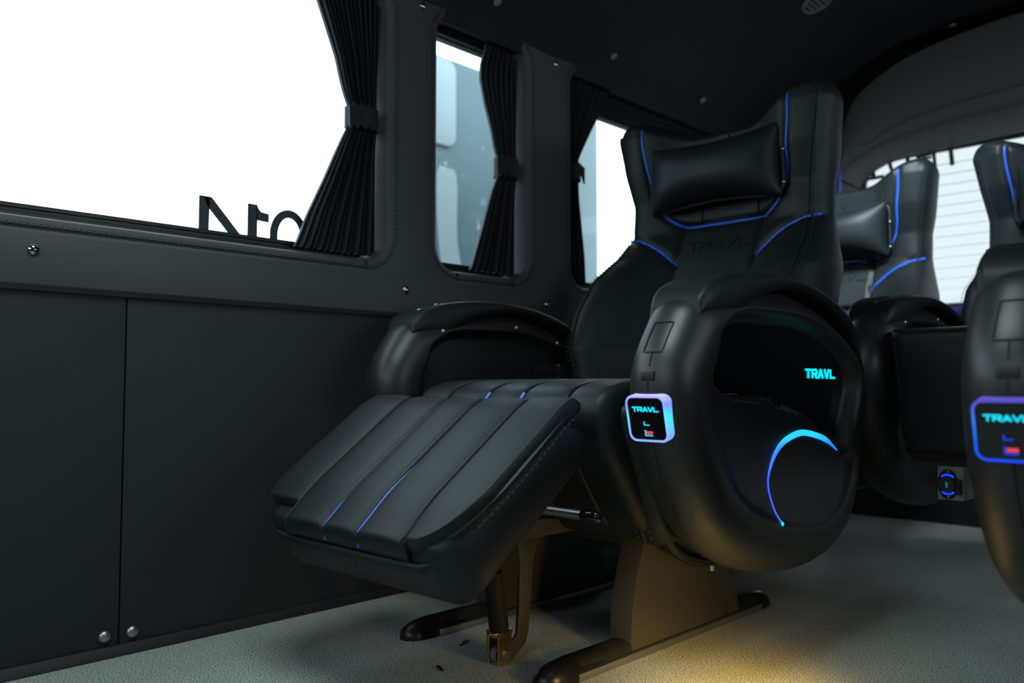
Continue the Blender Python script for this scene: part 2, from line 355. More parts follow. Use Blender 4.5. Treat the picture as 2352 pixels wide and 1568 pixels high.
# lettering stuck on the first window, read from outside (so mirrored in here) and cut by the sill
def decal(name, polys, x, parent): 
    g = Geo()
    for p in polys: g.prism(p, 0, x, x + 0.004)
    return g.build(name, 'decal', parent, smooth=False)
XD = XG + 0.004
decal('lettering', [[(1.565, 1.60), (1.607, 1.60), (1.612, 1.815), (1.565, 1.815)], [(1.585, 1.815), (1.62, 1.815), (1.80, 1.62), (1.745, 1.62), (1.60, 1.775)]], XD, w1)
decal('lettering', [[(1.790, 1.60), (1.836, 1.60), (1.836, 1.815), (1.790, 1.815)], [(1.83, 1.745), (1.893, 1.742), (1.893, 1.78), (1.855, 1.785), (1.842, 1.797), (1.832, 1.815)]], XD, w1)
ring = [[], []]
for k in range(25):
    t = math.pi * k / 24
    ring[0].append((1.998 - 0.098 * math.cos(t), 1.69 + 0.125 * math.sin(t))); ring[1].append((1.998 - 0.060 * math.cos(t), 1.69 + 0.088 * math.sin(t)))
g = Geo()
for k in range(24): g.prism([ring[0][k], ring[0][k + 1], ring[1][k + 1], ring[1][k]], 0, XD, XD + 0.004)
g.prism([(1.90, 1.6), (1.938, 1.6), (1.938, 1.69), (1.90, 1.69)], 0, XD, XD + 0.004); g.prism([(2.058, 1.6), (2.096, 1.6), (2.096, 1.69), (2.058, 1.69)], 0, XD, XD + 0.004)
g.build('lettering', 'decal', w1, smooth=False)

# ---- ceiling
CP = spline([(XL - 0.02, 2.93), (-3.22, 3.03), (-3.12, 3.13), (-2.9, 3.26), (-2.62, 3.41), (-2.27, 3.56), (-2.03, 3.61), (-1.7, 3.65), (XC, 3.67)], 6)
CP = np.r_[CP, np.array([(2 * XC - x, z) for x, z in CP[::-1][1:]])]
ys = np.r_[np.linspace(Y0, 6.42, 40)]
ce = Geo().grid(np.array([[(x, y, z) for x, z in CP] for y in ys])); ce.grid(np.array([[(x, y, z + 0.08) for x, z in CP] for y in ys]), flip=True)
ce.grid(np.array([[(x, 6.42, z) for x, z in CP], [(x, 6.42, z + 0.08) for x, z in CP]]))
cl = structure(ce.build('ceiling', 'headliner'))
Geo().box((XL - 0.3, Y0, 3.74), (XR + 0.3, Y1 + 0.1, 3.82)).build('roof_skin', 'dark', cl)
for y0, y1 in ((Y0, Y1),):
    Geo().prism([(XL - 0.24, 2.93), (XL + 0.0, 2.99), (XL + 0.02, 3.2), (XL - 0.24, 3.8)], 1, y0, y1).build('roof_side', 'headliner', cl)
    Geo().prism([(XR + 0.24, 2.9), (XR - 0.0, 2.97), (XR - 0.02, 3.2), (XR + 0.24, 3.8)], 1, y0, y1).build('roof_side', 'headliner', cl)
def ceil_at(x):
    i = np.argmin(np.abs(CP[:, 0] - x)); return CP[i, 1]
def hit_ceiling(px, py):
    d = RX * ((px - 1176) / 1900) + UP * ((784 - py) / 1900) - BK
    best = None
    for k in range(len(CP) - 1):
        (xa, za), (xb, zb) = CP[k], CP[k + 1]; det = d.x * (zb - za) - d.z * (xb - xa)
        if abs(det) < 1e-9: continue
        t = (xa * (zb - za) - (za - 1) * (xb - xa)) / det; s = (d.x * (za - 1) - d.z * xa) / det * -1
        x, z = t * d.x, 1 + t * d.z
        if t > 0 and min(xa, xb) - 1e-4 <= x <= max(xa, xb) + 1e-4:
            n = Vector((zb - za, 0, -(xb - xa))).normalized(); n = -n if n.z > 0 else n
            if best is None or t < best[0]: best = (t, (x, t * d.y, z), n)
    return best[1], best[2]
for px, py in ((1143, 5), (1410, 130), (1615, 230), (2188, 58)):
    p, n = hit_ceiling(px, py); Geo().dome(p, n, 0.024, 0.008).build('stud', 'button', cl)
p, n = hit_ceiling(1876, 4)
v = empty('ceiling_vent', p); tag(v, 'round grey slatted air vent in the dark ceiling', 'vent')
vr = 0.105; a = n.orthogonal().normalized(); b = n.cross(a); a = Vector((1, 0, 0)); a = (a - n * a.dot(n)).normalized(); b = n.cross(a)
g = Geo(); rows = []
for rr, hh in ((1.0, 0.0), (0.98, 0.014), (0.9, 0.02), (0.78, 0.014), (0.76, -0.03)):
    rows.append([tuple(Vector(p) + (a * math.cos(2 * math.pi * k / 32) + b * math.sin(2 * math.pi * k / 32)) * vr * rr + n * hh) for k in range(32)])
g.grid(np.array(rows), close=True).build('rim', 'vent', v, off=p)
for k in range(-2, 3):
    w = vr * 0.76 * math.sqrt(max(0.05, 1 - (k / 2.7) ** 2)); cc = Vector(p) + a * (k * vr * 0.29)
    q = [cc + b * w + n * 0.012, cc - b * w + n * 0.012, cc - b * w + n * -0.03 + a * 0.03, cc + b * w + n * -0.03 + a * 0.03]; q2 = [s_ + a * 0.008 for s_ in q]
    Geo().add([tuple(s_) for s_ in q + q2], [(0, 1, 2, 3), (7, 6, 5, 4), (0, 4, 5, 1), (1, 5, 6, 2), (2, 6, 7, 3), (3, 7, 4, 0)]).build('slat', 'vent', v, off=p)
Geo().tube([tuple(Vector(p) + n * -0.012), tuple(Vector(p) + n * -0.008)], vr * 0.8, n=24).build('vent_back', 'dark', v, off=p)

# ---- right wall, front and rear
wr = structure(Geo().box((XR, Y0, 0), (XR + 0.1, Y1, 1.5)).build('wall_right', 'board'))
Geo().box((XR, 5.6, 1.5), (XR + 0.1, Y1, 3.0)).build('wall_panel', 'vinyl', wr); Geo().box((XR, Y0, 1.5), (XR + 0.1, 1.6, 3.0)).build('wall_panel', 'vinyl', wr); Geo().box((XR, 3.45, 1.5), (XR + 0.1, 3.8, 3.0)).build('wall_panel', 'vinyl', wr)
w5 = structure(Geo().box((XR + 0.02, 1.6, 1.5), (XR + 0.06, 5.6, 1.56)).build('window_5', 'rubber')); Geo().box((XR + 0.03, 1.6, 1.56), (XR + 0.04, 5.6, 3.0)).build('pane', 'glass', w5, smooth=False)
wf = structure(Geo().box((XL, Y0 - 0.1, 0), (XR, Y0, 2.15)).build('wall_front', 'board'))
w6 = structure(Geo().box((XL, Y0 - 0.08, 2.15), (XR, Y0 - 0.02, 2.21)).build('window_6', 'rubber')); Geo().box((XL, Y0 - 0.06, 2.21), (XR, Y0 - 0.05, 3.3)).build('pane', 'glass', w6, smooth=False)

# tailgate wall round the rear window
RW = rrect(-2.74, 0.64, 1.62, 2.89, 0.22, 10)   # x, z
rows = [[(x, Y1, z) for x, z in RW]]
def outr(x, z):
    cx, cz = XC, 2.25; dx, dz = x - cx, z - cz; k = min((3.6 / abs(dx)) if abs(dx) > 1e-6 else 9, (2.6 if dz > 0 else 3.4) / abs(dz) if abs(dz) > 1e-6 else 9); return cx + dx * k, cz + dz * k
rows.append([(*[outr(x, z)[0]], Y1, outr(x, z)[1]) for x, z in RW])
rows = [[(x, Y1 + 0.12, z) for x, z in RW]] + rows
wb = structure(Geo().grid(np.array(rows), close=True).build('wall_back', 'dark', angle=30))
w4 = structure(Geo().tube([(x, Y1 + 0.06, z) for x, z in RW], 0.03, n=8, closed=True).build('window_4', 'rubber'))
Geo().box((-2.76, Y1 + 0.06, 1.6), (0.66, Y1 + 0.07, 2.91)).build('pane', 'glass_rear', w4, smooth=False)
hw = Geo()
for k in range(14):
    z = 1.68 + k * 0.083; hw.box((-2.70, Y1 + 0.052, z - 0.0016), (0.60, Y1 + 0.059, z + 0.0016))
hw.build('heating_wires', 'wire', w4, kind='stuff')
# tailgate header trim with its lit underside
oa = spline([(-2.72, 2.66), (-2.70, 2.9), (-2.66, 3.1), (-2.58, 3.27), (-2.46, 3.37), (-2.25, 3.48), (-2.03, 3.54), (-1.7, 3.59), (-1.4, 3.61), (XC, 3.62)], 6)
ba = spline([(-2.715, 2.655), (-2.66, 2.71), (-2.56, 2.78), (-2.39, 2.85), (-2.07, 2.91), (-1.41, 2.945), (XC, 2.95)], 6)
la = spline([(-2.74, 2.66), (-2.70, 2.73), (-2.58, 2.80), (-2.43, 2.84), (-1.95, 2.87), (-1.41, 2.885), (XC, 2.885)], 6)
N = 40; oa, ba, la = resample(oa, N), resample(ba, N), resample(la, N)
full = lambda A: np.r_[A, np.array([(2 * XC - x, z) for x, z in A[::-1][1:]])]
oa, ba, la = full(oa), full(ba), full(la)
YT = 6.5
def rowp(A, y): return [(x, y, z) for x, z in A]
mid = lambda t: oa * (1 - t) + ba * t
tr = [rowp(oa, YT + 0.35), rowp(oa, YT + 0.04), rowp(mid(0.03), YT)] + [rowp(mid(t), YT - 0.03 * math.sin(math.pi * t)) for t in np.linspace(0.08, 0.92, 12)] + [rowp(mid(0.97), YT), rowp(ba, YT + 0.03), rowp(ba * 0.6 + la * 0.4, YT + 0.22), rowp(la, 6.95), rowp(la, 7.0)]
tg = structure(Geo().grid(np.array(tr)).build('trim_1', 'tail', angle=50))
# embossed outline on the header
emb = [(x, z) for x, z in mid(0.30)[6:-6]] + [(x, z) for x, z in mid(0.80)[6:-6][::-1]]
emb = spline(emb[::4], 4, closed=True)
Geo().tube([(x, YT - 0.03 * math.sin(math.pi * 0.5) + 0.006, z) for x, z in emb], 0.008, n=6, closed=True).build('embossed_outline', 'tail', tg)
# decals on rear glass
def rdecal(polys):
    g = Geo()
    for p in polys: g.prism(p, 1, Y1 + 0.040, Y1 + 0.046)
    return g.build('lettering', 'decal', w4, smooth=False)
def qarc(cx, cz, r0, r1, a0, a1, sx=1, n=14):
    out = []
    for k in range(n):
        t0, t1 = [math.radians(a0 + (a1 - a0) * (k + i) / n) for i in (0, 1)]
        out.append([(cx + sx * r0 * math.cos(t0), cz + r0 * math.sin(t0)), (cx + sx * r0 * math.cos(t1), cz + r0 * math.sin(t1)), (cx + sx * r1 * math.cos(t1), cz + r1 * math.sin(t1)), (cx + sx * r1 * math.cos(t0), cz + r1 * math.sin(t0))])
    return out
def px_on(px, py, y):
    d = RX * ((px - 1176) / 1900) + UP * ((784 - py) / 1900) - BK; t = y / d.y; return (t * d.x, 1 + t * d.z)
YD = Y1 + 0.04
def pp(*pts): return [px_on(1960 + x / 7.84, 310 + y / 7.84, YD) for x, y in pts]
rdecal([pp((1710, 255), (1790, 240), (1822, 535), (1740, 550))])                                   # r
rdecal([pp((1405, 300), (1478, 300), (1505, 590), (1450, 610)), pp((1180, 365), (1405, 325), (1405, 360), (1250, 400), (1200, 395)), pp((1090, 330), (1190, 340), (1200, 400), (1250, 440), (1160, 450)), pp((1200, 400), (1405, 365), (1405, 440), (1160, 450))][:2] + [pp((1085, 340), (1180, 340), (1190, 385), (1235, 410), (1170, 450), (1120, 400)), pp((1225, 408), (1405, 372), (1405, 425), (1160, 450))])  # a
rdecal([pp((935, 400), (1010, 390), (1022, 520), (950, 560))])                                     # i
rdecal([pp((615, 500), (690, 480), (700, 560), (640, 600)), pp((640, 590), (702, 560), (722, 620), (668, 660)), pp((668, 650), (722, 620), (765, 660), (700, 720))])   # o
rdecal([pp((300, 600), (390, 640), (400, 745), (300, 745)), pp((240, 770), (545, 715), (550, 770), (225, 830))])   # z

# LED accent strip at the back, and a glowing strip imitating its reflection
g = Geo().box((-2.705, 6.455, 2.40), (-2.685, 6.475, 2.78)); o = g.build('pillar_light_strip', 'dimled', bevel=0.004); tag(place(o, (-2.695, 6.465, 2.40)), 'thin blue light strip on the rear pillar behind the main seat', 'light strip')
Geo().box((-2.95, 6.478, 0.0), (-2.69, 6.9, 2.62)).build('rear_pillar_trim', 'dark', wb)
g = Geo().box((-2.6, Y1 - 0.10, 1.56), (0.5, Y1 - 0.02, 1.60)); o = g.build('sill_led_reflection', 'dimled', bevel=0.006); tag(place(o, (XC, Y1 - 0.06, 1.56)), 'dim blue LED reflection on the ledge under the rear window, built as a glowing strip', 'light strip')
Geo().box((-2.9, Y1 - 0.12, 0.0), (0.8, Y1 - 0.004, 1.56)).build('rear_lower_trim', 'dark', wb)

# ------------------------------------------------------------------ outside: a pale partition, its reflection streaks painted as strips
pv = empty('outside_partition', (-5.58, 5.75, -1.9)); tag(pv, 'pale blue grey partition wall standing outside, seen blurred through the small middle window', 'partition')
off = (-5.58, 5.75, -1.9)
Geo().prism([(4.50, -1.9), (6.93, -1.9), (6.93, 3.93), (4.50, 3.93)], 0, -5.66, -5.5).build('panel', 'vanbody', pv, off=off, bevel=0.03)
Geo().prism(rrect(4.52, 4.86, 3.12, 3.90, 0.1), 0, -5.51, -5.47).build('reflection_streak', 'streakwhite', pv, off=off, bevel=0.01)  # reflection streak given a solid shape and its own pale colour
Geo().prism(spline([(4.66, 2.85), (4.76, 2.92), (4.87, 2.85), (4.88, 2.3), (4.97, 1.9), (5.07, 1.2), (4.79, 1.2), (4.74, 1.9), (4.68, 2.3)], 4, closed=True).tolist(), 0, -5.51, -5.47).build('reflection_streak', 'streakwhite', pv, off=off)

# ------------------------------------------------------------------ curtains
def curtain(label, fixed, z, free, tie_z, pleats, seed, flapped=1):
    """fixed: y of the edge against the pillar, free: y of the loose edge, both as functions of z; pleats hang between"""
    rng = random.Random(seed); zz = np.linspace(z[0], z[1], 60); n = pleats * 8 + 1
    t = np.linspace(0, 1, n); ph = np.cumsum(np.array([rng.uniform(0.7, 1.3) for _ in range(n)])); ph = ph / ph[-1] * pleats * 2 * math.pi
    rows = []
    for q in zz:
        a = np.interp(q, *fixed); b = np.interp(q, *free); w = abs(b - a)
        near = math.exp(-((q - tie_z) / 0.10) ** 2)
        amp = 0.013 + 0.014 * (1 - near) * min(1, w / 0.4)
        wob = 0.25 * np.sin(ph * 0.5 + q * 2.0)
        x = -3.335 + 0.02 * near + amp * (np.sin(ph) + wob) + 0.02 * (1 - t) * 0
        rows.append([(x[i], a + (b - a) * t[i], q) for i in range(n)])
    R = np.array(rows); base = (-3.335, np.interp(z[0], *fixed), z[0])
    root = empty('curtain', base); tag(root, label, 'curtain', 'tied back window curtains')
    B = R.copy(); B[..., 0] -= 0.006
    g = Geo().grid(R).grid(B, flip=True)
    g.grid(np.stack([R[0], B[0]])).grid(np.stack([R[-1], B[-1]])).grid(np.stack([R[:, 0], B[:, 0]])).grid(np.stack([R[:, -1], B[:, -1]]))
    g.build('cloth', 'curtain', root, off=base, angle=70)
    hem = R[2:4].copy(); hem[..., 0] += 0.004
    a, b = np.interp(tie_z, *fixed), np.interp(tie_z, *free); lo, hi = min(a, b) - 0.012, max(a, b) + 0.012
    bt = Geo(); loop = []
    for k in range(28):
        th = 2 * math.pi * k / 28; loop.append((-3.325 + 0.062 * math.sin(th), (lo + hi) / 2 + (hi - lo) / 2 * math.cos(th)))
    bt.grid(np.array([[(x, y, tie_z + dz + 0.012 * math.sin(3 * i)) for i, (x, y) in enumerate(loop)] for dz in (-0.055, -0.03, 0.0, 0.03, 0.055)]), close=True)
    s = -1 if b < a else 1
    tip = b; fl_ = 0.03 * flapped
    bt.prism([(tip, tie_z - 0.05), (tip + s * fl_, tie_z - 0.07), (tip + s * fl_ * 1.1, tie_z + 0.03), (tip - s * 0.05, tie_z + 0.055)], 0, -3.275, -3.262)
    bt.build('tie_band', 'curtain', root, off=base)
    Geo().tube([(-3.335, np.interp(z[1], *fixed), z[1]), (-3.335, np.interp(z[1], *free), z[1])], 0.012, n=8).build('header_tape', 'curtain', root, off=base)
    return root
curtain('tall black pleated curtain tied back at the right end of the large first window', ([1.6, 2.3, 3.0], [2.415, 2.415, 2.44]), (1.635, 2.965),
        ([1.63, 1.67, 1.8, 1.99, 2.15, 2.26, 2.34, 2.58, 2.82, 2.97], [1.98, 2.0, 2.05, 2.14, 2.21, 2.255, 2.255, 2.19, 2.09, 2.02]), 2.30, 13, 1)
curtain('narrow black curtain tied back in the small middle window', ([1.6, 2.3, 3.0], [3.40, 3.415, 3.43]), (1.635, 2.95),
        ([1.63, 1.67, 1.9, 2.1, 2.2, 2.28, 2.45, 2.6, 2.73, 2.82, 2.92], [3.07, 3.09, 3.17, 3.235, 3.27, 3.265, 3.235, 3.18, 3.145, 3.15, 3.19]), 2.245, 7, 2, 1.8)
curtain('black curtain tied back at the left end of the window behind the main seat', ([1.6, 2.3, 3.0], [3.86, 3.86, 3.87]), (1.635, 2.96),
        ([1.63, 1.8, 2.0, 2.2, 2.33, 2.42, 2.68, 2.85, 2.96], [4.06, 4.05, 4.02, 3.99, 3.968, 3.985, 4.16, 4.27, 4.34]), 2.33, 8, 3, 0.3)

# ------------------------------------------------------------------ seats
SY = 2.9                                 # seat-local origin along y
EZ = [0.85, 1.0, 1.19, 1.38, 1.547, 1.68, 1.807, 1.98, 2.166, 2.35, 2.5]
EHW = [0.50, 0.54, 0.585, 0.615, 0.615, 0.58, 0.55, 0.55, 0.585, 0.615, 0.61]
EY = [3.22, 3.20, 3.19, 3.30, 3.43, 3.60, 3.71, 3.72, 3.67, 3.65, 3.67]
CZ = [0.85, 1.0, 1.3, 1.65, 1.845, 2.0, 2.2, 2.5]
CYY = [3.42, 3.45, 3.55, 3.69, 3.79, 3.80, 3.78, 3.77]
def back_front(u, z):
    ye = np.interp(z, EZ, EY); yc = np.interp(z, CZ, CYY); hw_ = np.interp(z, EZ, EHW)
    ub = np.interp(z, [1.6, 1.9], [0.9, 0.0]) * hw_ * 1.0 + np.interp(z, [1.6, 1.9], [0.0, 1.0]) * 0.43
    t = sm((np.abs(u) - 0.17) / (ub - 0.17)); y = yc + (ye - yc) * t
    # crown of the padding
    y = y + 0.03 * np.clip((np.abs(u) - ub) / 0.12, 0, 1) ** 2
    return y
def segdist(u, z, line):
    d = np.full(np.shape(u), 9.0)
    for (x0, z0), (x1, z1) in zip(line[:-1], line[1:]):
        dx, dz = x1 - x0, z1 - z0; L = dx * dx + dz * dz + 1e-12; t = np.clip(((u - x0) * dx + (z - z0) * dz) / L, 0, 1)
        d = np.minimum(d, np.hypot(u - x0 - t * dx, z - z0 - t * dz))
    return d
mirr = lambda L: [(-x, z) for x, z in L]
HB = spline([(-0.42, 2.385), (-0.415, 2.28), (-0.395, 2.14), (-0.385, 2.04), (-0.345, 1.93), (-0.235, 1.85), (-0.10, 1.842), (0.10, 1.842), (0.235, 1.85), (0.345, 1.93), (0.385, 2.04), (0.395, 2.14), (0.415, 2.28), (0.42, 2.385)], 6)
SB = spline([(0.545, 1.80), (0.46, 1.785), (0.34, 1.725), (0.225, 1.63)], 6)
PL = [(0.225, 1.845), (0.225, 1.50), (0.22, 1.1)]
CR = [(-0.225, 1.50), (0.225, 1.50)]
SEAMS = [HB, SB, mirr(SB), PL, mirr(PL), CR, [(0.075, 1.5), (0.075, 1.0)], [(-0.075, 1.5), (-0.075, 1.0)]]
def back_y(u, z):
    u = np.asarray(u, float); z = np.asarray(z, float); y = back_front(u, z)
    for s in SEAMS: y = y + 0.022 * np.exp(-(segdist(u, z, s) / 0.016) ** 2)
    chan = (z < 1.5) & (np.abs(u) < 0.225); y = y - np.where(chan, 0.02 * np.abs(np.cos(u / 0.15 * math.pi)), 0)
    return y
def backrest_geo():
    def uz(a, b):
        t = (b + 1) / 2; ut = a * 0.57; zt = 2.335 + 0.12 * sm((np.abs(ut) - 0.12) / 0.42); z = 0.88 + (zt - 0.88) * t
        hw_ = np.interp(z, EZ, EHW); rc = 0.14; e = np.clip((b - (1 - rc)) / rc, 0, 1); hw_ = hw_ - 0.09 * (1 - np.sqrt(np.clip(1 - e ** 2, 0, 1)))
        return a * hw_, z
    def f(a, b): u, z = uz(a, b); return u, back_y(u, z), z
    def k(a, b):
        u, z = uz(a, b); yb = np.interp(z, [0.85, 1.2, 1.6, 2.1, 2.45], [3.78, 3.82, 3.98, 4.03, 3.95]) - 0.05 * np.abs(a) ** 3; return u, yb, z
    return pad(f, k, 121, 131, 0.11, 0.06, 1.35)
def on_back(line, lift=0.0): return [(u, float(back_y(u, z)) - lift, z) for u, z in line]

OUT = spline([(2.20, 1.20), (2.135, 1.09), (2.115, 0.98), (2.14, 0.82), (2.22, 0.65), (2.36, 0.49), (2.60, 0.37), (2.90, 0.315), (3.18, 0.335), (3.38, 0.43), (3.49, 0.60), (3.535, 0.82), (3.57, 1.02), (3.49, 1.15), (3.25, 1.27), (2.95, 1.345), (2.65, 1.35), (2.42, 1.325), (2.27, 1.275)], 8, closed=True)
AC = np.array([2.76, 0.86]); HT = 0.127
SW = ([2.1, 2.25, 2.41, 2.65, 2.98, 3.2, 3.5], [1.10, 1.04, 0.955, 0.945, 0.88, 0.78, 0.66])
def rim_width(y, z):
    th = np.arctan2(np.asarray(z) - AC[1], np.asarray(y) - AC[0]); s_ = np.sin(th)
    t = np.where(np.cos(th) > 0, sm((s_ + 0.05) / 0.5), sm((s_ - 0.40) / 0.5)); return 0.205 - 0.072 * t
def arm_face(y, z, R, r, outer=True):
    """half-thickness of the armrest shell at a point r (0..1) of the way to the rim"""
    d = (1 - r) * R; x = HT * rnd(d / 0.13) ** 0.9 + 0 * d
    ins = sm((d - rim_width(y, z) + 0.045) / 0.05)
    up = sm((z - np.interp(y, *SW)) / 0.02)
    rim = np.where(z > 0.7, 1.0, sm((z - 0.35) / 0.35))
    return x - ins * (0.018 * rim + 0.045 * up)
def armrest_geo():
    g = Geo(); n = len(OUT); D = OUT - AC; R = np.linalg.norm(D, axis=1); rr = np.r_[np.linspace(0.02, 0.6, 14), 1 - (1 - np.linspace(0.62, 1, 34)) ** 1.25 * 1.0]
    rr = np.unique(np.clip(np.r_[np.linspace(0.02, 0.6, 14), 1 - 0.4 * (1 - np.linspace(0, 1, 36)) ** 1.6], 0, 1))
    for s in (1, -1):
        rows = []
        for r in rr:
            P = AC + D * r; x = arm_face(P[:, 0], P[:, 1], R, r); rows.append([(s * x[i], P[i, 0], P[i, 1]) for i in range(n)])
        b = len(g.v); g.grid(np.array(rows), close=True, flip=(s < 0)); g.f.append(tuple(range(b, b + n)))
    return g
def face_at(y, z):
    v = np.array([y, z]) - AC; th = math.atan2(v[1], v[0]); D = OUT - AC; A = np.arctan2(D[:, 1], D[:, 0]); k = np.argmin(np.abs(np.angle(np.exp(1j * (A - th))))); R = np.linalg.norm(D[k]); r = np.linalg.norm(v) / R
    return float(arm_face(np.array(y), np.array(z), R, min(r, 1)))
def front_at(z):
    """front outline y at height z (front half)"""
    best = 9
    for (y0, z0), (y1, z1) in zip(OUT, np.roll(OUT, -1, 0)):
        if (z0 - z) * (z1 - z) <= 0 and abs(z1 - z0) > 1e-9:
            best = min(best, y0 + (y1 - y0) * (z - z0) / (z1 - z0))
    return best
def edge_front(w, z):
    """y of the rounded front face at sideways offset w from the armrest centre"""
    x = min(abs(w), HT * 0.999) / HT; x = x ** (1 / 0.9); d = 0.13 * (1 - math.sqrt(max(0, 1 - x * x))); return front_at(z) + d

LEFT_ARM = 0.735
def build_armrest(root, side, cx, plate, ring, cup_label=None, mini=False):
    """side +1 right of the seat, -1 left; u offset +-0.70"""
    off = (cx, SY, 0); U = cx + side * (0.70 if side > 0 else LEFT_ARM); A = lambda g: g.map(lambda q: (U + side * q[0], q[1], q[2]))
    arm = A(armrest_geo()).build('armrest', 'plastic', root, off=off, angle=50)
    # padded leather top
    o_ = spline([(2.26, 1.235), (2.285, 1.295), (2.37, 1.348), (2.55, 1.386), (2.85, 1.396), (3.15, 1.352), (3.38, 1.255), (3.58, 1.05)], 8); i_ = spline([(2.268, 1.222), (2.36, 1.218), (2.47, 1.228), (2.58, 1.29), (2.85, 1.35), (3.15, 1.31), (3.37, 1.215), (3.565, 1.03)], 8)
    o_, i_ = resample(o_, 61), resample(i_, 61); tt = np.linspace(-1, 1, 61)
    def F(P): return lambda a, b: (a * np.interp(b, [-1, -0.88, -0.6, 0.6, 1], [0.095, 0.115, 0.134, 0.134, 0.09]), np.interp(b, tt, P[:, 0]), np.interp(b, tt, P[:, 1]))
    A(pad(F(o_), F(i_), 25, 61, 0.22, 0.05)).build('pad', 'leather', arm, off=off)
    # cup holder sunk in the front of the pad
    if not plate:
        cz = 1.358; cy = 2.43; ringp = [(U + 0.072 * math.cos(t), cy + 0.072 * math.sin(t), cz + 0.019 * math.sin(t)) for t in np.linspace(0, 2 * math.pi, 33)[:-1]]
        Geo().tube(ringp, 0.007, n=8, closed=True).build('cup_ring', 'chrome', arm, off=off)
        rows = [[(U + (p[0] - U) * k, cy + (p[1] - cy) * k, p[2] + dz) for p in ringp] for k, dz in ((0.98, 0.003), (0.9, -0.002), (0.02, -0.004))]
        Geo().grid(np.array(rows), close=True).build('cup_well', 'gloss', arm, off=off)
    # moulding seam, inset cover and button on the front edge
    zs = np.r_[np.linspace(0.50, 0.825, 12)]
    for zr in (zs, np.linspace(0.985, 1.01, 4), np.linspace(1.06, 1.10, 4)):
        Geo().tube([(U - side * 0.0, front_at(z) - 0.001, z) for z in zr], 0.0022, n=6).build('mould_line', 'dark', arm, off=off)
    def on_front(w, z, lift=0.002): return (U + w, edge_front(w, z) - lift, z)
    rect = [(-0.035, 1.105), (0.035, 1.105), (0.04, 1.20), (-0.03, 1.20)]
    rect = resample(np.array(rect + rect[:1]), 25)[:-1]
    if plate: Geo().tube([on_front(w, z) for w, z in rect], 0.002, n=4, closed=True).build('cover_outline', 'dark', arm, off=off)
    bt = Geo(); w_, hgt = 0.024, 0.014
    bt.box((U - w_, front_at(1.03) - 0.006, 1.03 - hgt), (U + w_, front_at(1.03) + 0.02, 1.03 + hgt)); bt.build('button', 'plastic', arm, off=off, bevel=0.003) if plate else None
    if plate:
        z0, z1 = 0.825, 0.972; c = (z0 + z1) / 2; y0, y1 = front_at(z0) - 0.009, front_at(z1) - 0.018; up = Vector((0, y1 - y0, z1 - z0)).normalized(); rt = Vector((1, 0, 0)); nn = rt.cross(up); nn = nn if nn.y < 0 else -nn
        cen = Vector((U, (y0 + y1) / 2, c)); to3 = lambda x, y, d: tuple(cen + rt * x + up * y + nn * d)
        hwid = 0.073; q = rrect(-hwid, hwid, -hwid, hwid, 0.026, 6); q1 = rrect(-hwid + 0.007, hwid - 0.007, -hwid + 0.007, hwid - 0.007, 0.020, 6)
        rg = Geo().grid(np.array([[to3(x, y, -0.05) for x, y in q], [to3(x, y, 0.003) for x, y in q], [to3(x * 0.985, y * 0.985, 0.006) for x, y in q], [to3(x, y, 0.006) for x, y in q1], [to3(x, y, -0.01) for x, y in q1]]), close=True)
        rg.build('plate_rim', ring, arm, off=off)
        pg = Geo(); n = len(q1); pg.add([to3(x, y, 0.004) for x, y in q1], [tuple(range(n))]); pg.grid(np.array([[to3(x, y, 0.004) for x, y in q1], [to3(x, y, -0.03) for x, y in q1]]), close=True)
        pg.build('charging_plate', 'gloss', arm, off=off)
        lt = lambda x, y, d: to3(x - 0.047, y + 0.024, 0.006 + d)
        lettering('TRAVL', 0.0155, 0.0125, 0.0042, 0.0036, lt, 0.002).build('plate_lettering', 'cyan', arm, off=off)
        pt = Geo()
        for s_ in ([(-0.010, 0.004 - 0.025), (-0.010, -0.031), (0.008, -0.031)],): stroke(pt, [(a, b + 0.012) for a, b in s_], 0.0025, lambda x, y, d: to3(x, y, 0.006 + d), 0.002)
        stroke(pt, [(-0.010, -0.036), (-0.010, -0.052), (0.016, -0.052)], 0.0028, lambda x, y, d: to3(x, y, 0.006 + d), 0.002)
        pt.build('port_outline', 'cyan' if ring == 'ring' else 'blueled', arm, off=off)
        pr = Geo(); stroke(pr, [(-0.003, -0.043), (0.014, -0.043)], 0.009, lambda x, y, d: to3(x, y, 0.006 + d), 0.0015); pr.build('usb_port', 'red', arm, off=off)
        # lit details on the aisle face
        S = lambda y, z, d: (U + side * (face_at(y, z) + d), y, z)
        arc = spline([(y_ * 1.03, 1 + (z_ - 1) * 1.03) for y_, z_ in [(2.655, 0.535), (2.61, 0.595), (2.585, 0.665), (2.60, 0.72), (2.645, 0.775), (2.72, 0.812), (2.84, 0.832), (2.97, 0.815), (3.06, 0.79), (3.135, 0.755)]], 6); m = len(arc)
        rad = [0.0032 + 0.0085 * sm(np.interp(k / (m - 1), [0, 0.25, 0.62, 0.85, 1], [0, 0.12, 1, 0.8, 0])) for k in range(m)]
        Geo().tube([S(y, z, 0.001) for y, z in arc], rad, n=8).build('light_arc', 'arc', arm, off=off)
        Geo().dome(S(2.735, 0.519, 0.0), (side, 0, 0), 0.008, 0.006).build('light_tip', 'cyan', arm, off=off)
        ex = face_at(3.2, 1.05) + 0.004
        lo = (lambda x, y, d: (U + side * (ex + d), 3.06 + x, 1.031 + y)) if side > 0 else (lambda x, y, d: (U + side * (ex + d), 3.33 - x, 1.031 + y))
        lettering('TRAVL', 0.037, 0.030, 0.018, 0.0095, lo, 0.004).build('side_lettering', 'cyan', arm, off=off)
    # glossy insert under the arch
    D = OUT - AC; Rr = np.linalg.norm(D, axis=1); cols = []
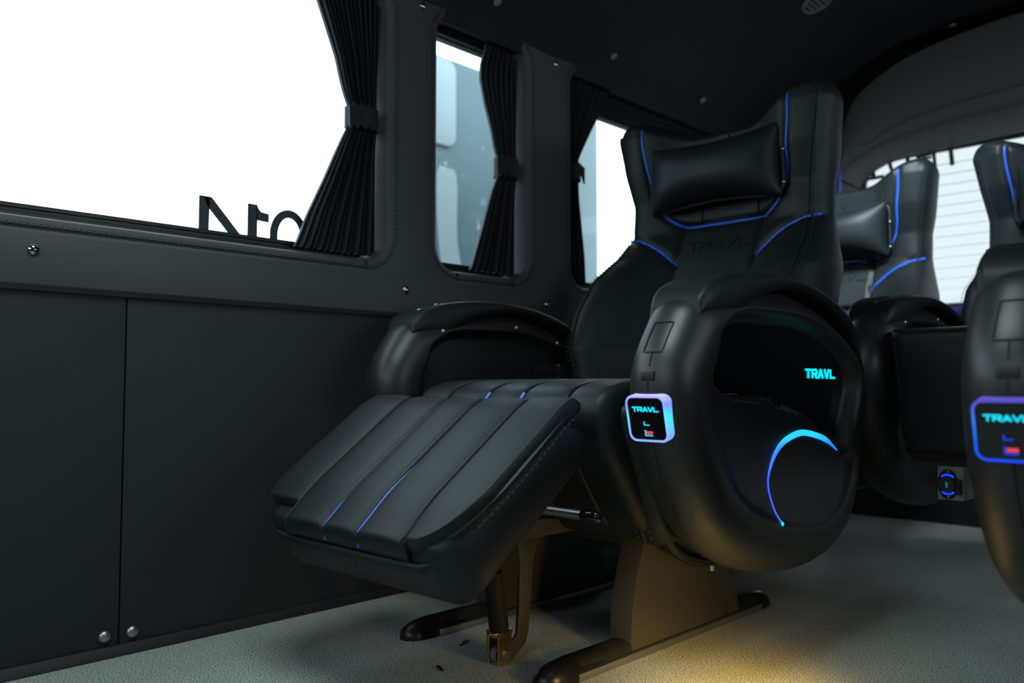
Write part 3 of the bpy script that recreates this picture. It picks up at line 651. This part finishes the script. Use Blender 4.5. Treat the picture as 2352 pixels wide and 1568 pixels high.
    ang = np.arctan2(D[:, 1], D[:, 0]); order = np.argsort(ang)
    for tq in np.linspace(-0.10, math.pi - 0.12, 150):
        Rq = np.interp(tq, ang[order], Rr[order], period=2 * math.pi); v_ = np.array([math.cos(tq), math.sin(tq)]); ds = np.linspace(float(rim_width(*(AC + v_))) + 0.008, Rq - 0.02, 160)
        P = AC + v_ * (Rq - ds)[:, None]; inside = P[:, 1] > np.interp(P[:, 0], *SW) + 0.014
        if not inside[0] or inside.sum() < 3: continue
        k = len(inside) if inside.all() else int(np.argmin(inside)); d_ = np.linspace(ds[0], ds[k - 1], 24); P = AC + v_ * (Rq - d_)[:, None]
        cols.append([(float(arm_face(p[0], p[1], Rq, 1 - q / Rq)) + 0.003, p[0], p[1]) for p, q in zip(P, d_)])
    gp = Geo().grid(np.array(cols))
    if plate: A(gp).build('gloss_panel', 'gloss', arm, off=off)
    else:
        for y, z in ((2.42, 1.262), (2.89, 1.30), (3.19, 1.235)):
            Geo().dome((U - side * (HT - 0.004), y, z - 0.02), (-side, 0, 0), 0.012, 0.005).build('screw', 'steel', arm, off=off)
    return arm

CU = (-0.30, -0.08, 0.10, 0.32)          # channel seams
def groove(u, w=0.014): return sum(np.exp(-((u - s) / w) ** 2) for s in CU)
def crown(u, half, p=3):
    e = np.r_[-half, np.array(CU), half]; k = np.clip(np.searchsorted(e, u) - 1, 0, len(e) - 2); c = (e[k] + e[k + 1]) / 2; w = (e[k + 1] - e[k]) / 2; return 1 - np.abs((u - c) / w) ** p
def cushion_geo(half, prof, lift):
    P = resample(spline(prof, 8, closed=True).tolist() + [prof[0]], 121)[:-1]; cen = P.mean(0); us = np.unique(np.r_[clus(81, 1.3), [(c + d) / half for c in CU for d in (-0.014, -0.009, -0.006, -0.003, 0, 0.003, 0.006, 0.009, 0.014)]]); rows = []
    for a in us:
        u = a * half; s = rnd((1 - abs(a)) / 0.10); sc = 1 - 0.10 * (1 - s) if abs(a) < 1 else 0.88
        Q = cen + (P - cen) * sc; top = (P[:, 1] > 0.50) & (P[:, 0] < 3.5)
        nrm = Q - cen; nrm /= np.linalg.norm(nrm, axis=1)[:, None]
        Q = Q + nrm * (top * (0.010 * crown(np.array([u]), half)[0] - 0.015 * groove(np.array([u]), 0.006)[0]))[:, None]
        rows.append([(u, y, z) for y, z in Q])
    g = Geo().grid(np.array(rows), close=True); m = P.shape[0]; L = len(g.v); g.f.append(tuple(range(m))); g.f.append(tuple(range(L - m, L))[::-1]); return g, P
CPROF = [(3.42, 1.0), (3.0, 1.01), (2.6, 1.02), (2.35, 1.015), (2.22, 0.985), (2.165, 0.92), (2.19, 0.80), (2.28, 0.66), (2.40, 0.50), (2.50, 0.44), (2.9, 0.44), (3.2, 0.5), (3.42, 0.75)]

# footrest frame: s along the slope, n out of it
FO = Vector((0, 2.0, 0.965)); FD = Vector((0, -0.55, -0.40)).normalized(); FN = Vector((0, -0.40, 0.55)).normalized()
def foot(u, s, n): return (u, FO.y + FD.y * s + FN.y * n, FO.z + FD.z * s + FN.z * n)
def foot_pad(u0, u1, s0, s1, top, bot, na, nb, ra, rb, rc=0.0, corner=None, wave=True):
    def core(a, b):
        s = s0 + (s1 - s0) * (b + 1) / 2; lo = np.full(a.shape, u0); hi = np.full(a.shape, u1)
        if corner:
            e = np.clip((s - (s1 - rc)) / rc, 0, 1); k = rc * (1 - np.sqrt(np.clip(1 - e ** 2, 0, 1)))
            if corner in ('r', 'b'): hi = hi - k * 0.8
            if corner in ('l', 'b'): lo = lo + k * 0.8
        return lo + (hi - lo) * (a + 1) / 2, s
    def lay(u, s, n):
        bend = -0.02 * sm((s - 0.48) / 0.22) - 0.02 * sm((0.10 - s) / 0.15)
        return u, FO.y + FD.y * s + FN.y * (n + bend), FO.z + FD.z * s + FN.z * (n + bend)
    def F(a, b):
        u, s = core(a, b); n = top + (0.009 * crown(u, 0.55) - 0.013 * groove(u, 0.0055) if wave else 0); return lay(u, s, n)
    def B(a, b): u, s = core(a, b); return lay(u, s, bot + 0 * u)
    return pad(F, B, na, nb, ra, rb)
def foot_line(pts, n):
    out = []
    for u, s in pts:
        bend = -0.02 * sm((s - 0.48) / 0.22) - 0.02 * sm((0.10 - s) / 0.15); out.append(foot(u, s, n + float(bend)))
    return out

PILZ = (1.905, 2.275)
def pillow_geo():
    def core(a, b):
        hh = (PILZ[1] - PILZ[0]) / 2; zc = (PILZ[1] + PILZ[0]) / 2; z = zc + b * hh * (0.78 + 0.22 * np.abs(a) ** 2.0) + 0.0; u = a * 0.375 * (0.95 + 0.05 * b * b)
        k = np.clip((np.abs(b) - 0.8) / 0.2, 0, 1); u = u * (1 - 0.04 * (1 - np.sqrt(1 - k ** 2 + 1e-9))); return u, z
    def F(a, b): u, z = core(a, b); return u, 3.70 - 0.135 * (1 - np.abs(a) ** 3) ** 0.7 * (1 - np.abs(b) ** 2.6) ** 0.6 - 0.012 + 0.02 * (1 - a * a) * 0, z
    def K(a, b): u, z = core(a, b); return u, 3.72 + 0.05 * (1 - a * a) * (1 - b * b), z
    return pad(F, K, 61, 45, 0.06, 0.08, 1.5)

def build_seat(cx, dy, label, arms=(-1, 1), plates=(), ring='ring', full=True, name='reclining_seat', legrest=True):
    root = empty(name, (cx, SY + dy, 0)); tag(root, label, 'seat', 'reclining van seats')
    off = (cx, SY, 0); T = lambda g: g.map(lambda q: (cx + q[0], q[1], q[2]))
    bk = T(backrest_geo()).build('backrest', 'leather', root, off=off, angle=70)
    T(Geo().tube(on_back(HB, 0.0), 0.0085, n=6)).build('piping', 'blue', bk, off=off)
    for s in (SB, mirr(SB)): T(Geo().tube(on_back(s, 0.0), 0.0085, n=6)).build('piping', 'blue', bk, off=off)
    for u in (-0.075, 0.075): T(Geo().tube(on_back([(u, z) for z in np.linspace(1.15, 1.49, 8)], 0.0), 0.006, n=6)).build('piping', 'blue', bk, off=off)
    st = Geo()
    for sgn in (-1, 1):
        for du in (0.028, 0.062):
            L = [(sgn * (np.interp(z, EZ, EHW) - du), z) for z in np.linspace(1.0, 2.36, 50)]; dashes(on_back(L, 0.003), 0.014, 0.010, 0.0024, st)
        L = [(sgn * (np.interp(z, EZ, EHW) - 0.045), z) for z in np.linspace(1.0, 2.38, 50)]; T(Geo().tube(on_back(L, -0.002), 0.007, n=6)).build('welt', 'leather', bk, off=off)
        Z = np.linspace(1.1, 1.74, 30); dashes(on_back([(sgn * (0.40 + 0.10 * ((z - 1.4) / 0.4) ** 2), z) for z in Z], 0.003), 0.012, 0.010, 0.0022, st) if False else None
    T(st).build('stitching', 'thread', bk, off=off, kind='stuff')
    em = lambda x, y, d: (x - 0.165, float(back_y(x - 0.165, 1.70 + y)) - 0.0005 - d, 1.70 + y)
    T(lettering('TRAVL', 0.055, 0.048, 0.018, 0.009, em, 0.006)).build('embossed_lettering', 'leather', bk, off=off)
    pil = T(pillow_geo()).build('headrest_pillow', 'leather', root, off=off)
    edge = []
    for k in range(60):
        t = 2 * math.pi * k / 60; a = np.sign(math.cos(t)) * abs(math.cos(t)) ** 0.28; b = np.sign(math.sin(t)) * abs(math.sin(t)) ** 0.28
        edge.append((a * 0.378, 3.705, (PILZ[0] + PILZ[1]) / 2 + b * (PILZ[1] - PILZ[0]) / 2 * (0.78 + 0.22 * a * a) * 1.01))
    T(Geo().tube(edge, 0.010, n=8, closed=True)).build('welt', 'leather', pil, off=off)
    for u, z0, z1 in ((-0.15, 1.85, 1.93), (0.17, 1.85, 1.93), (0.02, 2.18, 2.29)):
        zz = np.linspace(z0, z1, 8); g = Geo(); F_ = [[(u - 0.028, float(back_y(u, z)) - 0.012, z), (u + 0.028, float(back_y(u, z)) - 0.012, z)] for z in zz]; B_ = [[(p[0], p[1] + 0.014, p[2]) for p in r] for r in F_]
        g.grid(np.array(F_)).grid(np.array(B_), flip=True).grid(np.array([[r[0], q[0]] for r, q in zip(F_, B_)])).grid(np.array([[r[1], q[1]] for r, q in zip(F_, B_)])); T(g).build('strap', 'leather', pil, off=off)
    for z in (1.97, 2.13): T(Geo().dome((0.385, 3.69, z), (0.6, -0.8, 0), 0.008, 0.006)).build('zip_pull', 'steel', pil, off=off)
    g, P = cushion_geo(0.50, CPROF, 0)
    cu = T(g).build('seat_cushion', 'leather', root, off=off, angle=70)
    def cush_line(u, y0, n=26):
        Q = [(y, z) for y, z in P if y < y0 and z > 0.55]; Q = sorted(Q, key=lambda q: (-(q[1]) if False else math.atan2(q[1] - 0.7, q[0] - 2.9))); Q = [q for q in P if q[0] < y0 and q[1] > 0.55]; return [(u, y, z) for y, z in Q]
    for u in CU[1:3]:
        L = cush_line(u, 2.215); L = [(u, y + 0.006 * 0, z) for _, y, z in L]
        T(Geo().tube(L, 0.009, n=6)).build('piping', 'blue', cu, off=off)
    for sgn in (-1, 1):
        SK = [(2.5, 0.995), (2.36, 0.985), (2.265, 0.955), (2.245, 0.89), (2.30, 0.74), (2.37, 0.60), (2.445, 0.45)]
        skp = spline(SK, 6); pr = spline([(3.2, 0.96), (2.7, 0.985), (2.4, 0.98), (2.26, 0.94), (2.245, 0.87), (2.32, 0.70), (2.44, 0.455), (2.6, 0.44), (3.0, 0.46), (3.15, 0.7)], 6, closed=True)
        cc = pr.mean(0); rows = []
        for uu, sc in ((0.42, 1.0), (0.47, 1.0), (0.50, 0.985), (0.535, 0.94), (0.545, 0.88)): rows.append([(sgn * uu, *(cc + (q - cc) * sc)) for q in pr])
        gs = Geo().grid(np.array(rows), close=True); L_ = len(gs.v); gs.f.append(tuple(range(L_ - len(pr), L_))); gs.f.append(tuple(range(len(pr)))[::-1])
        sk = T(gs).build('side_skirt', 'leather', root, off=off, angle=60)
        T(Geo().tube([(sgn * 0.462, y - 0.012, z + (0.012 if y > 2.3 and z > 0.9 else 0)) for y, z in skp], 0.010, n=6)).build('welt', 'leather', sk, off=off)
        st = Geo()
        for du, ly in ((0.438, 0.014), (0.488, 0.008)): dashes([(sgn * du, y - ly, z + (0.012 if y > 2.3 and z > 0.9 else 0)) for y, z in skp], 0.014, 0.010, 0.0024, st)
        T(st).build('stitching', 'thread', sk, off=off, kind='stuff')
    if legrest:
        fb = T(foot_pad(-0.505, 0.500, 0.03, 0.695, -0.012, -0.235, 61, 51, 0.12, 0.14, 0.14, 'b', wave=False)).build('footrest', 'leather', root, off=off, angle=70)
        T(foot_pad(-0.315, 0.335, 0.0, 0.692, 0.010, -0.09, 201, 41, 0.02, 0.06)).build('footrest_centre_pad', 'leather', fb, off=off, angle=70)
        T(foot_pad(0.310, 0.515, 0.0, 0.675, 0.012, -0.040, 81, 61, 0.10, 0.05, 0.24, 'r')).build('footrest_side_pad', 'leather', fb, off=off, angle=70)
        T(foot_pad(-0.535, -0.292, 0.0, 0.612, 0.012, -0.040, 81, 61, 0.10, 0.05, 0.10, 'l')).build('footrest_side_pad', 'leather', fb, off=off, angle=70)
        for u, s0 in ((CU[1], 0.52), (CU[2], 0.30)):
            T(Geo().tube(foot_line([(u, s) for s in np.linspace(s0, 0.665, 16)], 0.002) + foot_line([(u, 0.690)], -0.035), [0.001 + 0.0065 * min(1, k / 8) for k in range(17)], n=6)).build('piping', 'blue', fb, off=off)
        st = Geo()
        rim = spline([(0.490, 0.04), (0.498, 0.28), (0.492, 0.45), (0.468, 0.55), (0.42, 0.615), (0.33, 0.655)], 8)
        dashes(foot_line(rim, 0.006), 0.014, 0.010, 0.0024, st); dashes(foot_line([(u * 1.03 + 0.006, s + 0.012) for u, s in rim], -0.045), 0.014, 0.010, 0.0024, st)
        dashes(foot_line([(u, 0.672) for u in np.linspace(-0.3, 0.32, 20)], 0.002), 0.014, 0.010, 0.0024, st)
        fl = spline([(-0.48, 0.61), (-0.43, 0.675), (-0.3, 0.700), (0.0, 0.702), (0.3, 0.700), (0.40, 0.685), (0.47, 0.61)], 8)
        dashes(foot_line(fl, -0.085), 0.014, 0.010, 0.0024, st)
        T(st).build('stitching', 'thread', fb, off=off, kind='stuff')
        T(Geo().tube(foot_line([(u * 1.02 + 0.004, s + 0.006) for u, s in rim], -0.022), 0.011, n=6)).build('welt', 'leather', fb, off=off)
        T(Geo().tube(foot_line([(u, s - 0.004) for u, s in fl], -0.06), 0.010, n=6)).build('welt', 'leather', fb, off=off)
    for s in arms: build_armrest(root, s, cx, s in plates, ring)
    if full:
        # pedestal legs of pressed sheet: curved front edge, broad side
        for u in (0.345, -0.385):
            cu_ = spline([(2.505, 0.028), (2.508, 0.14), (2.535, 0.27), (2.585, 0.40), (2.615, 0.46)], 6).tolist(); prf = cu_ + [(3.22, 0.46), (3.235, 0.26), (3.285, 0.028)]
            T(Geo().prism(prf, 0, u - 0.10, u)).build('pedestal', 'pedestal', root, off=off, bevel=0.012)
        T(Geo().box((-0.36, 2.55, 0.40), (0.28, 3.3, 0.46))).build('seat_frame', 'dark', root, off=off, bevel=0.01)
        # gas spring and its bracket
        plate_ = [(2.30, 0.50), (2.30, 0.42), (2.275, 0.34), (2.25, 0.10), (2.235, 0.06), (2.165, 0.015), (2.145, 0.03), (2.15, 0.065), (2.19, 0.10), (2.20, 0.20), (2.205, 0.36), (2.19, 0.45), (2.22, 0.50)]
        br = T(Geo().prism(plate_, 0, 0.055, 0.068)).build('spring_bracket', 'pedestal', root, off=off, bevel=0.003)
        T(Geo().box((0.05, 2.2, 0.435), (0.075, 2.95, 0.495))).build('bracket_bar', 'pedestal', root, off=off, bevel=0.004)
        gs = T(Geo().tube([(0.03, 2.135, 0.115), (0.03, 2.134, 0.13), (0.03, 2.10, 0.33), (0.03, 2.099, 0.335)], [0.034, 0.036, 0.036, 0.03], n=20)).build('gas_spring', 'dark', root, off=off)
        T(Geo().tube([(0.03, 2.099, 0.33), (0.03, 2.075, 0.60)], 0.018, n=12)).build('rod', 'steel', gs, off=off)
        cv = Geo(); cv.box((-0.002, 2.105, 0.098), (0.062, 2.168, 0.118)); cv.box((-0.002, 2.105, 0.006), (0.010, 2.168, 0.118)); cv.box((0.050, 2.105, 0.006), (0.062, 2.168, 0.118)); T(cv).build('clevis', 'brass', gs, off=off, bevel=0.004)
        T(Geo().tube([(-0.008, 2.137, 0.036), (0.070, 2.137, 0.036)], 0.017, n=14)).build('pin', 'steel', gs, off=off)
        T(Geo().tube([(0.015, 2.137, 0.036), (0.045, 2.137, 0.036)], 0.034, n=18)).build('washer', 'steel', gs, off=off)
        lv = T(Geo().tube([(0.10, 2.22, 0.555), (0.40, 2.19, 0.560)], 0.017, n=12)).build('recline_lever', 'steel', root, off=off)
        T(Geo().tube([(0.372, 2.193, 0.560), (0.38, 2.192, 0.560), (0.44, 2.186, 0.561), (0.452, 2.185, 0.561), (0.458, 2.184, 0.561)], [0.017, 0.022, 0.022, 0.017, 0.006], n=14)).build('knob', 'gloss', lv, off=off)
        T(Geo().box((-0.50, 2.86, 1.0), (-0.31, 2.95, 1.10))).build('belt_buckle', 'gloss', root, off=off, bevel=0.02)
        # curved arm support under the aisle armrest with its bolt
        sp = spline([(2.55, 0.45), (2.63, 0.385), (2.78, 0.335), (2.93, 0.325), (3.02, 0.345)], 6)
        sgn = plates[0] if plates else 1
        T(Geo().tube([(sgn * 0.47, y, z) for y, z in sp], 0.024, n=10)).build('arm_support', 'gloss', root, off=off)
        T(Geo().tube([(sgn * 0.47, 2.86, 0.31), (sgn * 0.47, 2.86, 0.285)], 0.012, n=8)).build('bolt', 'steel', root, off=off)
        # side lining between the footrest and the backrest cushions is the skirt above
    if dy:
        pass
    return root
A = build_seat(-2.19, 0, 'black leather reclining seat with raised footrest beside the side windows', (-1, 1), (1,), 'ring')

# the bench seats at the back copy the main seat with parts and sub-parts
def copy_tree(o, parent, skip):
    c = o.copy(); C.collection.objects.link(c); c.parent = parent
    for ch in o.children:
        if ch.name.split('.')[0] in skip: continue
        copy_tree(ch, c, skip)
    return c
SKIP = {'armrest', 'pedestal', 'seat_frame', 'footrest', 'gas_spring', 'spring_bracket', 'bracket_bar', 'recline_lever', 'belt_buckle', 'arm_support', 'bolt'}
Cs = copy_tree(A, None, SKIP); Cs.location = Vector((-2.32, SY + 1.80, 0)) * H; [setattr(o, 'location', Vector((-0.03, 0.0, -0.075)) * H) for o in Cs.children if o.name.startswith('headrest_pillow')]; Cs['label'] = 'black leather rear seat half hidden behind the main seat, with pale light on its backrest'
Ds = copy_tree(A, None, SKIP | {'seat_cushion', 'side_skirt'}); Ds.location = Vector((-0.86, SY + 1.72, 0)) * H; Ds['label'] = 'black rear seat at the right edge whose backrest stands against the rear window'
def arm_for(root, cx, dy, side):
    before = set(bpy.data.objects); a = build_armrest(root, side, cx, False, 'ring'); return a
rear_arm = arm_for(Ds, -0.80, 0, -1); rear_arm.location.z += 0.06 * H; rear_arm.location.x += 0.05 * H; arm_for(Cs, -2.29, 0, -1)
LEFT_ARM = 0.70
Bs = build_seat(0.19, 0, 'near black seat cut off by the right edge, with a blue rimmed charging plate', (-1, 1), (-1,), 'ringB', full=True)

# cushion of the right rear seat, tipped up on its front edge
g = pad(lambda a, b: (-0.86 + a * (0.53 + 0.03 * b), 3.84 - 0.10 * b * 0 - 0.03 * (1 - a * a), 0.97 + b * 0.29), lambda a, b: (-0.86 + a * (0.53 + 0.03 * b), 4.12 + 0 * a, 0.97 + b * 0.29), 41, 41, 0.12, 0.14)
fr = g.build('seat_cushion', 'leather', Ds, off=(-0.86, SY + 1.72, 0))
st = Geo()
for du in (0.02, 0.06): dashes([(-0.86 - (0.53 + 0.03 * b) + du + 0.02, 3.845, 0.97 + b * 0.29) for b in np.linspace(-0.85, 0.8, 20)], 0.014, 0.010, 0.0025, st)
st.build('stitching', 'thread', fr, off=(-0.86, SY + 1.72, 0), kind='stuff')

# ------------------------------------------------------------------ floor rails
def rail(x, label, ynear, yfar):
    root = empty('floor_rail', (x, (ynear + yfar) / 2, 0)); tag(root, label, 'rail', 'seat rails on the floor'); off = (x, (ynear + yfar) / 2, 0)
    Geo().prism([(x - 0.065, 0.0), (x + 0.065, 0.0), (x + 0.065, 0.026), (x + 0.05, 0.026), (x + 0.05, 0.012), (x - 0.05, 0.012), (x - 0.05, 0.026), (x - 0.065, 0.026)], 1, ynear, yfar).build('channel', 'steel', root, off=off, bevel=0.002)
    sec = [(x - 0.049, 0.012), (x + 0.049, 0.012), (x + 0.049, 0.045)] + [(x + 0.049 * math.cos(t), 0.045 + 0.022 * math.sin(t)) for t in np.linspace(0, math.pi, 9)[1:-1]] + [(x - 0.049, 0.045)]
    Geo().prism(sec, 1, ynear + 0.02, yfar - 0.02).build('cover_strip', 'gloss' if False else 'dark', root, off=off)
    for y, s in ((ynear, -1), (yfar, 1)):
        rows = []
        for t, k in ((-0.16, 0.90), (-0.06, 0.97), (0.02, 1.0), (0.08, 0.9), (0.12, 0.68), (0.14, 0.25)):
            rows.append([(x + 0.064 * k * math.cos(q), y + s * t, max(0.001, 0.070 * (k if t > 0 else 1) * math.sin(q))) for q in np.linspace(0, math.pi, 13)])
        g = Geo().grid(np.array(rows)); n = len(g.v); g.f.append(tuple(range(13))); g.f.append(tuple(range(n - 13, n)))
        g.build('end_cap', 'capblack', root, off=off)
    for y in (ynear + 0.42, ynear + 0.75):
        Geo().tube([(x, y, 0.06), (x, y, 0.10)], 0.02, n=6).build('bolt', 'steel', root, off=off)
    return root
rail(-1.895, 'floor rail under the aisle side pedestal of the main seat', 2.19, 3.46)
rail(-2.625, 'floor rail under the wall side of the main seat, behind the gas spring', 2.20, 3.46)
rail(0.19 + 0.295, 'floor rail of the near right seat, furthest right', 2.19, 3.46); rail(0.19 - 0.435, 'floor rail of the near right seat, on its aisle side', 2.20, 3.46)

# ------------------------------------------------------------------ rear plinth and power socket
pl = Geo().box((-2.67, 6.5, 0.0), (0.75, 6.86, 0.56)); o = pl.build('seat_plinth', 'dark', bevel=0.01); tag(place(o, (-1, 6.7, 0)), 'low black plinth across the van under the rear seats', 'plinth')
Geo().box((-1.36, 3.98, 0.645), (-0.35, 4.10, 0.70)).build('seat_frame', 'pedestal', Ds, off=(-0.86, SY + 1.72, 0), bevel=0.006)
YS = 3.96; x_, z_ = px_on(2183, 1112, YS); c = Vector((x_, YS, z_)); q = YS / 6.02
off = (c.x, YS + 0.1, c.z - 0.105 * q); so = empty('power_socket', off); tag(so, 'small grey box with round blue lit socket at the foot of rear seats', 'socket')
Geo().box((c.x - 0.080 * q, YS, c.z - 0.105 * q), (c.x + 0.080 * q, YS + 0.24, 0.645)).build('housing', 'socketgrey', so, off=off, bevel=0.004)
QM = lambda g: g.map(lambda p: (c.x + p[0] * q, YS + p[1] * q, c.z + p[2] * q))
fl = [(0.065 * math.cos(t) - 0.012, 0.098 * math.sin(t)) for t in np.linspace(0, 2 * math.pi, 25)[:-1]]
QM(Geo().prism(fl, 1, -0.012, 0)).build('socket_flange', 'dark', so, off=off, bevel=0.002)
QM(Geo().tube([(-0.012, -0.04, 0), (-0.012, -0.01, 0)], 0.052, n=24)).build('socket_face', 'plastic', so, off=off)
for a0, a1 in ((50, 130), (230, 310)):
    QM(Geo().tube([(-0.012 + 0.058 * math.cos(math.radians(t)), -0.018, 0.064 * math.sin(math.radians(t))) for t in np.linspace(a0, a1, 12)], 0.007, n=6)).build('light_ring', 'blueled', so, off=off)
QM(Geo().box((-0.018, -0.044, -0.02), (-0.006, -0.038, 0.018))).build('usb_port', mat('blue_usb_tongue', (0.02, 0.12, 0.3), 0.4, emit=(0.02, 0.2, 0.55), estr=0.4), so, off=off)
QM(Geo().box((0.045, -0.05, -0.06), (0.075, -0.002, 0.035))).build('dust_cap', 'dark', so, off=off, bevel=0.004)
for z in (-0.084, 0.084): QM(Geo().dome((-0.012, -0.012, z), (0, -1, 0), 0.008, 0.004)).build('screw', 'steel', so, off=off)

# ------------------------------------------------------------------ small litter on the floor
th = spline([(-2.43, 2.20, 0.004), (-2.415, 2.215, 0.012), (-2.40, 2.20, 0.010), (-2.41, 2.17, 0.004)], 5)
o = Geo().tube(th, 0.003, n=6).build('thread_scrap', 'dark'); tag(place(o, (-2.41, 2.2, 0)), 'short curled black thread on the floor left of the gas spring', 'thread')
o = Geo().tube([(-2.29, 1.955, 0.004), (-2.27, 1.945, 0.007), (-2.24, 1.935, 0.004)], [0.004, 0.007, 0.003], n=6).build('lint_scrap', 'dark'); tag(place(o, (-2.26, 1.94, 0)), 'small dark scrap of lint on the floor near the bottom edge', 'lint')
g = Geo()
for x, y in ((-2.315, 2.185), (-2.30, 2.195), (-2.285, 2.20), (-2.275, 2.19)): g.dome((x, y, 0), (0, 0, 1), 0.006, 0.007, n=8)
o = g.build('foil_scrap', 'chrome'); tag(place(o, (-2.29, 2.19, 0)), 'tiny shiny foil crumb on the floor beside the brass clevis', 'scrap')
